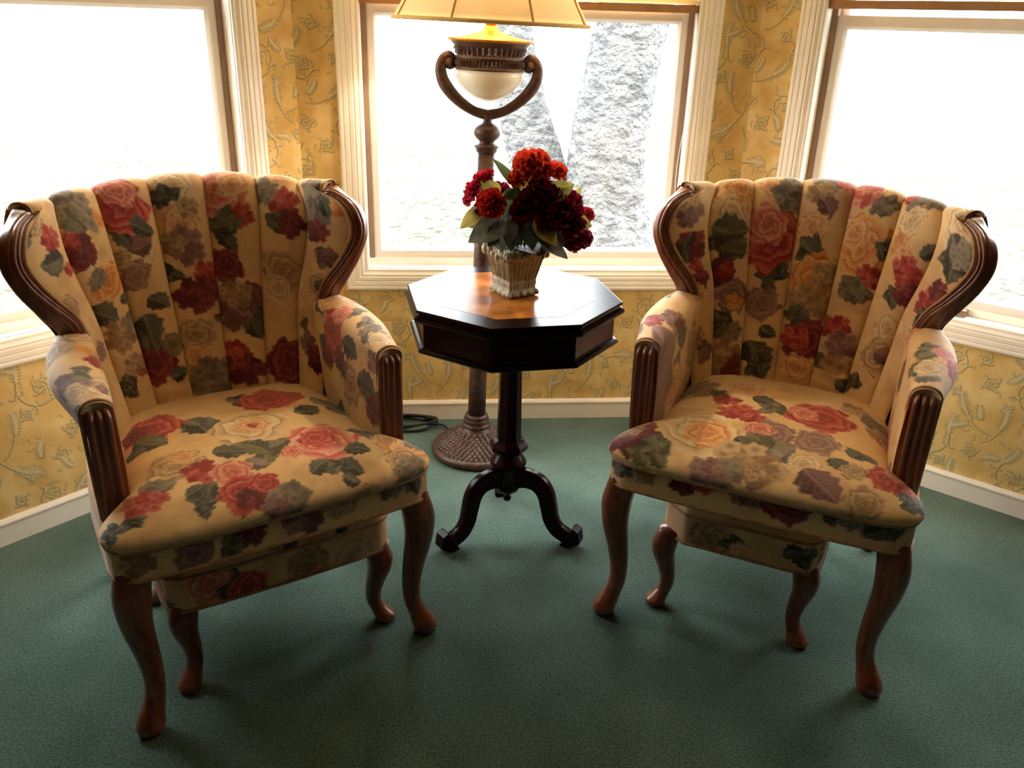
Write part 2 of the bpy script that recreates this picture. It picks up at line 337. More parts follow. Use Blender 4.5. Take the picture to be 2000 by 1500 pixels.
# baseboards: stepped profile with a small cap, mitred along the three bay walls
def baseboard(name, w):
    a, b = SPAN[w]; prof = [(0, 0), (.013, 0), (.013, .060), (.016, .063), (.016, .068), (.010, .0755), (.006, .0765), (0, .0765)]
    k = math.tan(math.radians(22.5)); V = []; e0 = (1 if w == 'B' else 1); 
    for end in (0, 1):
        for d, z in prof:
            if w == 'B': u = (a+d*k) if end == 0 else (b-d*k)
            else: u = (a+d*k) if end == 0 else b
            V.append(wpt(w, u, d, z))
    n = len(prof); F = [(i, (i+1) % n, (i+1) % n+n, i+n) for i in range(n)]+[tuple(range(n-1, -1, -1)), tuple(range(n, 2*n))]
    return tag(mesh(name, V, F, M['white'], smooth=False), kind='structure')
baseboard('baseboard_back', 'B'); baseboard('baseboard_left', 'L'); baseboard('baseboard_right', 'R')

# windows: fluted picture-frame casing, jamb, stop track, two sashes with panes
def frame_ring(w, u0, u1, z0, z1, prof):
    """mitred frame: prof = [(inset from outer edge, depth into room)...] closed"""
    V = []; n = len(prof)
    for (cu, cz, su, sz) in [(u0, z0, 1, 1), (u1, z0, -1, 1), (u1, z1, -1, -1), (u0, z1, 1, -1)]:
        for i, d in prof: V.append(wpt(w, cu+su*i, d, cz+sz*i))
    F = [(c*n+i, c*n+(i+1) % n, ((c+1) % 4)*n+(i+1) % n, ((c+1) % 4)*n+i) for c in range(4) for i in range(n)]
    return V, F
def window(num, w, blind_z):
    u0, u1 = WIN[w]; e = empty('window_%d' % num); tag(e, kind='structure')
    cas = [(0, -.005), (0, .014), (.006, .018), (.012, .018), (.015, .015), (.019, .018), (.030, .018), (.033, .015), (.037, .018), (.047, .018), (.050, .014), (.056, .016), (.066, .010), (.072, .010), (CW, .006), (CW, -.005)]
    o = mesh('casing', *frame_ring(w, u0, u1, ZC0, ZC1, cas), M['white'], e, False)
    ji = CW-.006
    mesh('jamb', *frame_ring(w, u0+ji, u1-ji, ZC0+ji, ZC1-ji, [(-.04, .004), (0, .004), (.006, .0), (.006, -WT), (-.04, -WT)]), M['white'], e, False)
    a0, a1, b0, b1 = u0+ji+.006, u1-ji-.006, ZC0+ji+.006, ZC1-ji-.006
    # side tracks (tan weatherstrip channel)
    for s in (0, 1):
        b = MB(); ua, ub = (a0, a0+.018) if s == 0 else (a1-.018, a1)
        q = [wpt(w, x, d, z) for z in (b0, b1) for x, d in ((ua, -.045), (ub, -.045), (ub, -.11), (ua, -.11))]
        b.add(q, [(0, 1, 2, 3), (7, 6, 5, 4), (0, 4, 5, 1), (1, 5, 6, 2), (2, 6, 7, 3), (3, 7, 4, 0)]); b.build('track', M['track'], e)
    zm = 1.4035; sp = [(0, -.050), (.030, -.050), (.034, -.054), (.040, -.062), (.040, -.078), (0, -.078)]
    def sash(za, zb, dd, low):
        p = [(i, d-dd) for i, d in sp]
        if low: mb = [(i, d) for i, d in p]
        s = mesh('sash', *frame_ring(w, a0+.010, a1-.010, za, zb, p), M['sash'], e, False)
        q = [wpt(w, x, d-dd, z) for d in (-.068, -.072) for x, z in ((a0+.045, za+.035), (a1-.045, za+.035), (a1-.045, zb-.035), (a0+.045, zb-.035))]
        mesh('pane', q, [(0, 1, 2, 3), (7, 6, 5, 4), (0, 4, 5, 1), (1, 5, 6, 2), (2, 6, 7, 3), (3, 7, 4, 0)], M['glass'], s, False)
        return s
    sash(b0+.018, zm+.040, 0, True); sash(zm+.005, b1, .032, False)
    q = [wpt(w, x, d, z) for z in (b0, b0+.024) for x, d in ((a0, -.040), (a1, -.040), (a1, -.12), (a0, -.12))]
    mesh('sill', q, [(0, 1, 2, 3), (7, 6, 5, 4), (0, 4, 5, 1), (1, 5, 6, 2), (2, 6, 7, 3), (3, 7, 4, 0)], M['white'], e, False)
    return a0, a1, b0, b1
WA = {}
for i, w in enumerate('LBR'): WA[w] = window(i+1, w, 1.44)

for w in 'LBR':
    a0, a1, b0, b1 = WA[w]; c = wpt(w, (a0+a1)/2, -WT-.02, (b0+b1)/2); N = Vector(WALLS[w][2])
    pl = bpy.data.lights.new('window_portal', 'AREA'); pl.shape = 'RECTANGLE'; pl.size = a1-a0; pl.size_y = b1-b0; pl.cycles.is_portal = True
    po = bpy.data.objects.new('window_portal', pl); COL.objects.link(po); po.location = c; po.rotation_euler = (-N).to_track_quat('Z', 'Y').to_euler()

# ------------------------------------------------------------------ outdoors: ground and the twin-stemmed tree
M['ground'] = mat('leafy_ground', (122, 114, 92), 1, noise=(11, (36, 33, 22), .95), bump=(60, .6, .03))
M['bark'] = mat('grey_bark', (122, 122, 122), .95, noise=(6, (66, 66, 68), .9, (1.5, 1.5, 4)), bump=(30, 1.0, .05))
gn = 60; gx, gy = np.meshgrid(np.linspace(-14, 14, gn), np.linspace(.35, 22, gn), indexing='ij')
gz = -.22+.10*fbm(gx*.8, gy*.8, 3)-.05
gl = np.column_stack([gx.ravel(), gy.ravel(), gz.ravel()])
tag(mesh('ground', gl, gridF(gn, gn), M['ground']), kind='structure')
for sx in (-1, 1):
    gx2, gy2 = np.meshgrid(np.linspace(RX+.2, 14, 14)*sx, np.linspace(-8, .35, 14), indexing='ij')
    tag(mesh('ground_side', np.column_stack([gx2.ravel(), gy2.ravel(), np.full(gx2.size, -.22)]), gridF(14, 14), M['ground']), kind='structure')
    gx3, gy3 = np.meshgrid(np.linspace(HB*.9, RX+.2, 10)*sx, np.linspace(-.95, .35, 10), indexing='ij')
    tag(mesh('ground_bay', np.column_stack([gx3.ravel(), gy3.ravel(), np.full(gx3.size, -.23)]), gridF(10, 10), M['ground']), kind='structure')
tree = empty('tree', (1.02, 3.95, -.2)); tag(tree, 'grey barked twin-stemmed tree standing outside the middle window', 'tree')
def trunk(keys, seed):
    K = np.array(keys, float); n, m = 72, 120; t = np.linspace(K[0, 0], K[-1, 0], m); c = cr(keys, t); A = np.arange(n)*2*math.pi/n
    AA, TT = np.meshgrid(A, t); r = c[:, 3][:, None]*(1+.05*np.sin(3*AA+TT*2+seed)+.07*(fbm(np.cos(AA)*2.2+seed, np.sin(AA)*2.2+TT*4, seed)-.5)+.06*(vnoise(AA*9+TT*1.5, TT*9, seed+5)-.5))
    V = np.stack([c[:, 0][:, None]+r*np.cos(AA), c[:, 1][:, None]+r*np.sin(AA), np.broadcast_to(c[:, 2][:, None], r.shape)], -1).reshape(-1, 3)
    return V, gridF(m, n, False, True)
mesh('trunk', *trunk([(0, .08, 0, -.1, .44), (.25, .08, 0, .2, .34), (.6, .06, 0, .6, .31), (1.2, .13, .02, 1.2, .29), (1.8, .24, .05, 1.9, .28), (3, .55, .2, 3.4, .25), (4, .8, .3, 5, .2)], 3), M['bark'], tree)
mesh('trunk', *trunk([(0, -.22, .1, -.1, .30), (.3, -.40, .16, .3, .25), (.6, -.52, .2, .62, .225), (1.2, -.66, .25, 1.2, .185), (1.8, -.78, .3, 1.9, .17), (3, -1.0, .3, 3.4, .15), (4, -1.2, .3, 5, .12)], 8), M['bark'], tree)

# ------------------------------------------------------------------ printed floral fabric
PAL = {'red': ((112, 18, 30), (176, 40, 46), (226, 120, 104)), 'pink': ((176, 58, 60), (214, 104, 92), (244, 186, 160)),
       'burg': ((66, 14, 32), (116, 30, 46), (170, 78, 84)), 'orange': ((190, 84, 36), (228, 140, 72), (246, 204, 140)),
       'peach': ((196, 116, 70), (228, 164, 112), (248, 214, 172)), 'pale': ((168, 124, 84), (222, 182, 138), (246, 226, 194)),
       'tan': ((122, 88, 60), (176, 136, 98), (220, 188, 148)), 'grey': ((92, 80, 72), (134, 118, 104), (178, 160, 140)),
       'mauve': ((92, 58, 62), (136, 92, 92), (184, 146, 136)), 'green': ((46, 48, 40), (86, 86, 72), (150, 142, 116)), 'olive': ((72, 70, 50), (112, 106, 78), (160, 148, 112))}
PAL = {k: tuple(lin(c) for c in v) for k, v in PAL.items()}
GROUND = lin((242, 207, 156)), lin((232, 186, 130))
class Print:
    def __init__(s, U, V, ch=None):
        s.U, s.V, s.ch = U, V, ch
        n = fbm(U*9, V*9, 21); s.c = GROUND[0]*(1-n[:, None])+GROUND[1]*n[:, None]; w = (.55*sm(.50, .72, fbm(U*16+3, V*16, 44, 4)))[:, None]; s.c = s.c*(1-w)+lin((206, 160, 116))*w; w = (.35*sm(.55, .75, fbm(U*12, V*12+7, 91, 4)))[:, None]; s.c = s.c*(1-w)+lin((226, 164, 140))*w
    def sel(s, u, v, R, ch):
        k = (np.abs(s.U-u) < R) & (np.abs(s.V-v) < R)
        if ch is not None and s.ch is not None: k &= (s.ch >= ch[0]) & (s.ch <= ch[1])
        return np.nonzero(k)[0]
    def put(s, i, m, c): s.c[i] = s.c[i]*(1-m[:, None])+c*m[:, None]
    def rose(s, u, v, r, rot=0., pal='red', ch=None, seed=0, line=.35, alpha=1.):
        r = r*1.1
        i = s.sel(u, v, r*1.4, ch)
        if not len(i): return
        x, y = (s.U[i]-u)/r, (s.V[i]-v)/r; x, y = x*math.cos(rot)+y*math.sin(rot), -x*math.sin(rot)+y*math.cos(rot)
        x = x+.22*(fbm(x*3+seed, y*3, 31)-.5); y = y+.22*(fbm(x*3, y*3+seed, 57)-.5)
        rad = np.hypot(x, y*1.08); ang = np.arctan2(y, x); edge = .92+.07*np.cos(5*ang+seed)+.05*np.cos(9*ang+2*seed)+.03*np.cos(17*ang+seed)
        m = sm(0, .07, edge-rad)*alpha; D, C, Lt = PAL[pal]
        t = rad*3.1+ang/(2*math.pi)+.22*np.sin(3*ang+rad*5+seed)+.10*np.sin(7*ang+seed*2); fr = t % 1
        c = C+(Lt-C)*(sm(.1, .95, fr)*(.55+.45*fbm(x*5, y*5, seed+3)))[:, None]
        c = c+(D-c)*(sm(.22, 0, fr)*line*1.6).clip(0, 1)[:, None]
        c = c+(D-c)*(sm(.5, .05, rad)*.55)[:, None]
        c = c+(D-c)*(.35*sm(.45, .9, fbm(ang*2.5+rad*2, rad*2.5, seed+9)))[:, None]
        s.put(i, m, c)
    def cluster(s, u, v, r, rot=0., pal='burg', ch=None, seed=0, n=15, alpha=1.):
        r = r*1.08
        R = random.Random(seed*7+3); D, C, Lt = PAL[pal]
        for k in range(n):
            a = k*2.4+rot; d = r*.78*math.sqrt((k+.4)/n); cu, cv = u+d*math.cos(a), v+d*math.sin(a)*.9; rb = r*(.30+.11*R.random())
            i = s.sel(cu, cv, rb*1.3, ch)
            if not len(i): continue
            x, y = (s.U[i]-cu)/rb, (s.V[i]-cv)/rb; rad = np.hypot(x, y); ang = np.arctan2(y, x)+R.random()*6; edge = .90+.11*np.cos(R.choice((4, 5))*ang)+.05*np.cos(9*ang)
            m = sm(0, .16, edge-rad)*alpha; f = R.random(); c = C*(1-f)+Lt*f if f < .7 else C*.6+D*.4
            cc = c+(D-c)*(.75*sm(.55, 0, rad)+.45*sm(.2, 0, edge-rad))[:, None].clip(0, 1)
            s.put(i, m, cc)
    def leaf(s, u, v, ln, rot, pal='green', ch=None, seed=0, w=.42, alpha=1.):
        """leaf with its base at (u,v) pointing along rot"""
        cu, cv = u+.5*ln*math.cos(rot), v+.5*ln*math.sin(rot); i = s.sel(cu, cv, ln*.75, ch)
        if not len(i): return
        x, y = s.U[i]-u, s.V[i]-v; t = (x*math.cos(rot)+y*math.sin(rot))/ln; q = (-x*math.sin(rot)+y*math.cos(rot))/ln
        q = q+.10*np.sin(t*3.1+seed); tt = np.clip(t, 0, 1); half = w*np.sin(math.pi*tt**.78)**.85*(1+.10*np.sin(tt*26+seed))
        m = sm(0, .05, half-np.abs(q))*(t > 0)*(t < 1)*alpha; D, C, Lt = PAL[pal]
        c = D+(C-D)*sm(-.3, .4, q/(w+1e-6)+.6*(fbm(t*4+seed, q*8, 13)-.3))[:, None]
        vein = np.maximum(sm(.05, 0, np.abs(q)), .6*sm(.12, 0, np.abs(((t*6-np.abs(q)*5) % 1)-.5)))
        c = c+(Lt-c)*(vein*.55)[:, None]; c = c+(Lt-c)*(.5*sm(.5, .8, fbm(t*3+seed*2, q*5, 77)))[:, None]
        s.put(i, m, c)
    def leaves(s, u, v, r, rot=0., pal='green', ch=None, seed=0, n=4):
        R = random.Random(seed*3+1)
        for k in range(n):
            a = rot+(k-(n-1)/2)*1.25+R.uniform(-.3, .3); s.leaf(u-.12*r*math.cos(a), v-.12*r*math.sin(a), r*R.uniform(.8, 1.15), a, pal, ch, seed+k, R.uniform(.32, .46))
    def stem(s, pts, w=.0016, pal='olive', ch=None):
        P = smooth_path([(a, b, 0) for a, b in pts], 40)
        for a, b, _ in P:
            i = s.sel(a, b, w*2, ch)
            if len(i): s.put(i, sm(w, w*.3, np.hypot(s.U[i]-a, s.V[i]-b))*.7, PAL[pal][1])
    def auto(s, seed, dens=1.0, box=None, ch=False):
        """fills an area with an all-over repeat of the print"""
        R = random.Random(seed); u0, u1, v0, v1 = box or (s.U.min(), s.U.max(), s.V.min(), s.V.max()); step = .115/dens; k = 0
        v = v0+step*.3
        while v < v1+step*.4:
            u = u0+step*(.3+.5*(k % 2))
            while u < u1+step*.4:
                s.any(R, u+R.uniform(-.3, .3)*step, v+R.uniform(-.3, .3)*step, R.randrange(999)); u += step
            v += step*.85; k += 1
    def any(s, R, u, v, sd):
        q = R.random(); a = R.uniform(0, 6.28)
        if q < .2: s.leaves(u-.03*math.cos(a), v-.03*math.sin(a), .055, a+2, 'green', None, sd); s.rose(u, v, R.uniform(.045, .06), a, R.choice(('red', 'pink', 'peach')), None, sd)
        elif q < .4: s.leaves(u, v, .07, a, 'green', None, sd, 3); s.cluster(u, v, .04, a, R.choice(('burg', 'red')), None, sd)
        elif q < .55: s.rose(u, v, .058, a, R.choice(('pale', 'tan')), None, sd, .8)
        elif q < .7: s.cluster(u, v, .05, a, R.choice(('grey', 'tan', 'mauve')), None, sd, 15)
        elif q < .85: s.leaves(u, v, .06, a, R.choice(('green', 'olive')), None, sd, 3)
    def run(s, stamps):
        for k, st in enumerate(stamps):
            kind, u, v, r = st[:4]; rot = st[4] if len(st) > 4 else 0.; pal = st[5] if len(st) > 5 else None; ch = st[6] if len(st) > 6 else None
            if isinstance(ch, int): ch = (ch, ch)
            if kind == 'R': s.rose(u, v, r, rot, pal or 'red', ch, k)
            elif kind == 'P': s.rose(u, v, r, rot, pal or 'pale', ch, k, .8, .9)
            elif kind == 'C': s.cluster(u, v, r, rot, pal or 'burg', ch, k)
            elif kind == 'L': s.leaf(u-.5*r*math.cos(rot), v-.5*r*math.sin(rot), r, rot, pal or 'green', ch, k)
            elif kind == 'G': s.leaves(u, v, r, rot, pal or 'green', ch, k, 4)
            elif kind == 'S': s.stem([(u-.5*r*math.cos(rot), v-.5*r*math.sin(rot)), (u+.1*r*math.sin(rot), v), (u+.5*r*math.cos(rot), v+.5*r*math.sin(rot))], ch=ch)
STAMPS = {
 'L_back': [('P', -0.426, 0.575, 0.0368, 6.0, 'tan', 0), ('G', -0.457, 0.549, 0.0362, 2.7, 'grey', 0), ('C', -0.391, 0.53, 0.0308, 4.3, 'red', 0), ('L', -0.405, 0.483, 0.077, -3.1, 'green', 0), ('C', -0.351, 0.454, 0.0204, 0.7, 'red', 0), ('P', -0.381, 0.365, 0.0355, 0.0, 'tan', 0), ('P', -0.306, 0.238, 0.0318, 0.5, 'mauve', 0), ('C', -0.272, 0.581, 0.0621, 5.4, 'grey', 1), ('C', -0.291, 0.552, 0.0361, 1.1, 'olive', 1), ('C', -0.216, 0.546, 0.0202, 6.0, 'orange', 1), ('C', -0.311, 0.486, 0.0492, 3.4, 'burg', 1), ('C', -0.324, 0.514, 0.0231, 4.5, 'red', 1), ('R', -0.231, 0.4, 0.0537, 6.1, 'orange', 1), ('C', -0.266, 0.413, 0.0291, 4.4, 'grey', 1), ('L', -0.241, 0.321, 0.093, -0.75, 'green', 1), ('L', -0.171, 0.346, 0.046, -0.77, 'green', 1), ('C', -0.207, 0.257, 0.052, 4.7, 'tan', 1), ('C', -0.166, 0.289, 0.0277, 5.4, 'grey', 1), ('C', -0.166, 0.168, 0.0336, 3.1, 'red', 1), ('G', -0.221, 0.124, 0.0524, 0.9, 'green', 1), ('C', -0.191, 0.175, 0.0333, 3.8, 'tan', 1), ('G', -0.163, 0.492, 0.06, 0.8, 'green', 2), ('R', -0.146, 0.568, 0.0732, 4.1, 'red', 2), ('R', -0.136, 0.606, 0.0432, 3.2, 'pink', 2), ('L', -0.113, 0.514, 0.072, -0.27, 'green', 2), ('L', -0.125, 0.476, 0.068, 0.38, 'mauve', 2), ('P', -0.146, 0.4, 0.0415, 4.2, 'mauve', 2), ('L', -0.088, 0.321, 0.067, -0.79, 'green', 2), ('S', -0.101, 0.441, 0.1006, 1.0, 'olive', 2), ('R', -0.127, 0.165, 0.0653, 1.5, 'burg', 2), ('L', -0.124, 0.244, 0.105, -1.21, 'green', 2), ('P', -0.072, 0.203, 0.0345, 2.0, 'olive', 2), ('L', -0.072, 0.124, 0.053, 0.06, 'green', 2), ('P', -0.185, 0.448, 0.0273, 0.5, 'tan', 2), ('P', -0.009, 0.612, 0.0421, 6.1, 'pale', 3), ('L', -0.044, 0.575, 0.059, -0.27, 'green', 3), ('G', -0.032, 0.584, 0.0476, 6.1, 'green', 3), ('P', -0.01, 0.511, 0.0596, 2.9, 'peach', 3), ('C', 0.014, 0.552, 0.0312, 2.9, 'tan', 3), ('C', -0.006, 0.454, 0.0543, 5.8, 'mauve', 3), ('C', -0.035, 0.467, 0.034, 2.6, 'tan', 3), ('G', -0.045, 0.39, 0.0457, 3.8, 'green', 3), ('C', 0.034, 0.381, 0.0361, 4.5, 'red', 3), ('C', 0.008, 0.327, 0.0581, 0.9, 'burg', 3), ('P', -0.017, 0.216, 0.0496, 3.3, 'tan', 3), ('P', -0.025, 0.156, 0.041, 1.8, 'peach', 3), ('C', 0.007, 0.086, 0.0682, 5.9, 'grey', 3), ('S', -0.011, 0.257, 0.0931, 1.2, 'olive', 3), ('P', 0.098, 0.578, 0.072, 1.7, 'pink', 4), ('P', 0.122, 0.603, 0.0404, 6.1, 'peach', 4), ('C', 0.158, 0.524, 0.0337, 2.2, 'red', 4), ('G', 0.109, 0.492, 0.0696, 0.7, 'green', 4), ('L', 0.114, 0.502, 0.083, -0.08, 'green', 4), ('R', 0.089, 0.394, 0.0498, 1.3, 'burg', 4), ('C', 0.104, 0.289, 0.0772, 4.5, 'mauve', 4), ('C', 0.094, 0.317, 0.0414, 3.0, 'tan', 4), ('G', 0.146, 0.238, 0.0451, 2.6, 'green', 4), ('L', 0.136, 0.213, 0.072, -1.35, 'green', 4), ('L', 0.048, 0.254, 0.038, 2.28, 'green', 3), ('C', 0.082, 0.105, 0.057, 0.0, 'burg', 4), ('C', 0.073, 0.162, 0.0299, 2.4, 'red', 4), ('C', 0.211, 0.587, 0.0409, 3.0, 'grey', 5), ('P', 0.245, 0.627, 0.0354, 2.5, 'peach', 5), ('C', 0.272, 0.549, 0.042, 4.4, 'red', 5), ('G', 0.258, 0.505, 0.0409, 0.8, 'green', 5), ('C', 0.3, 0.502, 0.0409, 2.4, 'burg', 5), ('P', 0.242, 0.378, 0.0652, 0.3, 'tan', 5), ('P', 0.211, 0.327, 0.0417, 4.0, 'pale', 5), ('S', 0.244, 0.321, 0.0896, 1.9, 'olive', 5), ('R', 0.219, 0.108, 0.0788, 3.1, 'burg', 5), ('C', 0.298, 0.165, 0.036, 5.5, 'mauve', 6), ('L', 0.382, 0.571, 0.149, 1.05, 'grey', 6), ('G', 0.367, 0.565, 0.0465, 5.2, 'grey', 6), ('L', 0.403, 0.543, 0.053, -0.9, 'green', 6), ('C', 0.376, 0.483, 0.0362, 0.2, 'burg', 6), ('C', 0.445, 0.549, 0.026, 1.9, 'orange', 6), ('G', 0.388, 0.419, 0.0497, 4.5, 'mauve', 6), ('P', 0.354, 0.337, 0.0354, 2.9, 'tan', 6), ('L', 0.36, 0.33, 0.043, -0.96, 'olive', 6), ('G', 0.296, 0.219, 0.036, 3.0, 'olive', 6), ('C', 0.324, 0.127, 0.0421, 4.8, 'burg', 6)],
 'L_seat': [('G', 0.037, 0.388, 0.0539, 0.5, 'green'), ('R', 0.092, 0.364, 0.0741, 0.4, 'red'), ('R', 0.149, 0.364, 0.0347, 3.6, 'red'), ('G', -0.09, 0.296, 0.0583, 0.6, 'green'), ('L', -0.095, 0.287, 0.103, -1.03, 'green'), ('R', -0.18, 0.345, 0.0688, 4.5, 'red'), ('R', -0.223, 0.352, 0.0368, 3.9, 'burg'), ('L', -0.195, 0.283, 0.097, -1.07, 'green'), ('L', -0.236, 0.273, 0.052, -0.48, 'green'), ('P', 0.006, 0.224, 0.0897, 0.8, 'pale'), ('P', 0.018, 0.231, 0.0425, 5.5, 'peach'), ('C', 0.016, 0.23, 0.0138, 2.6, 'red'), ('G', 0.233, 0.298, 0.075, 0.4, 'grey'), ('L', 0.158, 0.271, 0.078, 0.39, 'green'), ('L', 0.165, 0.269, 0.062, -1.38, 'green'), ('L', 0.251, 0.088, 0.13, -1.33, 'grey'), ('G', 0.0, 0.103, 0.0853, 0.2, 'olive'), ('L', -0.061, 0.13, 0.078, -0.15, 'green'), ('L', -0.023, 0.063, 0.06, -0.46, 'grey'), ('R', 0.133, 0.091, 0.0828, 4.8, 'pink'), ('R', 0.123, 0.105, 0.0415, 6.0, 'red'), ('R', 0.057, 0.075, 0.0277, 3.7, 'pink'), ('L', 0.188, 0.026, 0.062, -0.47, 'green'), ('L', 0.097, 0.001, 0.061, -2.63, 'green'), ('L', 0.158, -0.019, 0.063, -0.68, 'green'), ('G', 0.13, -0.012, 0.0373, 1.6, 'green'), ('P', 0.31, 0.026, 0.0637, 5.9, 'orange'), ('C', 0.326, 0.03, 0.0321, 3.7, 'grey'), ('P', 0.273, 0.046, 0.0423, 0.6, 'peach'), ('P', -0.176, 0.136, 0.0678, 2.8, 'tan'), ('P', -0.152, 0.156, 0.0344, 2.9, 'peach'), ('L', -0.223, 0.072, 0.079, -0.05, 'grey'), ('G', -0.235, 0.059, 0.0386, 1.8, 'grey'), ('C', -0.138, 0.079, 0.0425, 5.1, 'red'), ('G', -0.148, -0.003, 0.0579, 2.4, 'green'), ('R', -0.079, 0.052, 0.0453, 2.3, 'pink'), ('R', -0.076, -0.018, 0.0539, 1.3, 'red'), ('C', -0.065, -0.033, 0.0343, 3.8, 'burg'), ('R', -0.031, -0.004, 0.0309, 3.2, 'red'), ('L', -0.161, 0.023, 0.049, 0.17, 'green'), ('L', -0.148, -0.019, 0.04, -0.22, 'green'), ('G', -0.291, 0.004, 0.0465, 5.6, 'green'), ('C', -0.259, 0.03, 0.0435, 0.1, 'red'), ('G', -0.329, -0.012, 0.0366, 2.1, 'green'), ('C', 0.006, -0.06, 0.0471, 1.3, 'grey'), ('C', -0.029, -0.071, 0.0294, 0.6, 'mauve'), ('L', 0.092, 0.002, 0.057, 0.33, 'green'), ('P', 0.281, -0.035, 0.0485, 5.7, 'tan'), ('C', 0.29, -0.058, 0.043, 0.9, 'grey'), ('L', 0.145, -0.051, 0.043, -0.37, 'green'), ('P', 0.18, -0.095, 0.0313, 0.4, 'tan')],
 'L_armR': [('R', 0.128, 0.226, 0.0628, 4.8, 'red'), ('R', 0.14, 0.279, 0.034, 2.5, 'pink'), ('L', 0.231, 0.217, 0.083, -0.44, 'green'), ('L', 0.185, 0.155, 0.061, -0.93, 'green'), ('G', 0.222, 0.31, 0.0387, 1.0, 'grey'), ('C', 0.354, 0.226, 0.0368, 0.1, 'mauve'), ('C', 0.299, 0.155, 0.0327, 4.4, 'mauve'), ('C', 0.167, 0.173, 0.0342, 1.8, 'burg'), ('L', 0.316, 0.164, 0.084, -0.44, 'green'), ('P', 0.319, 0.31, 0.0373, 4.0, 'pale')],
 'L_armL': [('C', 0.179, 0.275, 0.0265, 4.1, 'red'), ('R', 0.125, 0.288, 0.0246, 1.5, 'orange'), ('G', 0.225, 0.31, 0.0327, 0.4, 'olive'), ('L', 0.26, 0.314, 0.051, -0.9, 'olive'), ('P', 0.308, 0.354, 0.0358, 0.6, 'pale'), ('C', 0.311, 0.279, 0.0205, 4.4, 'mauve')],
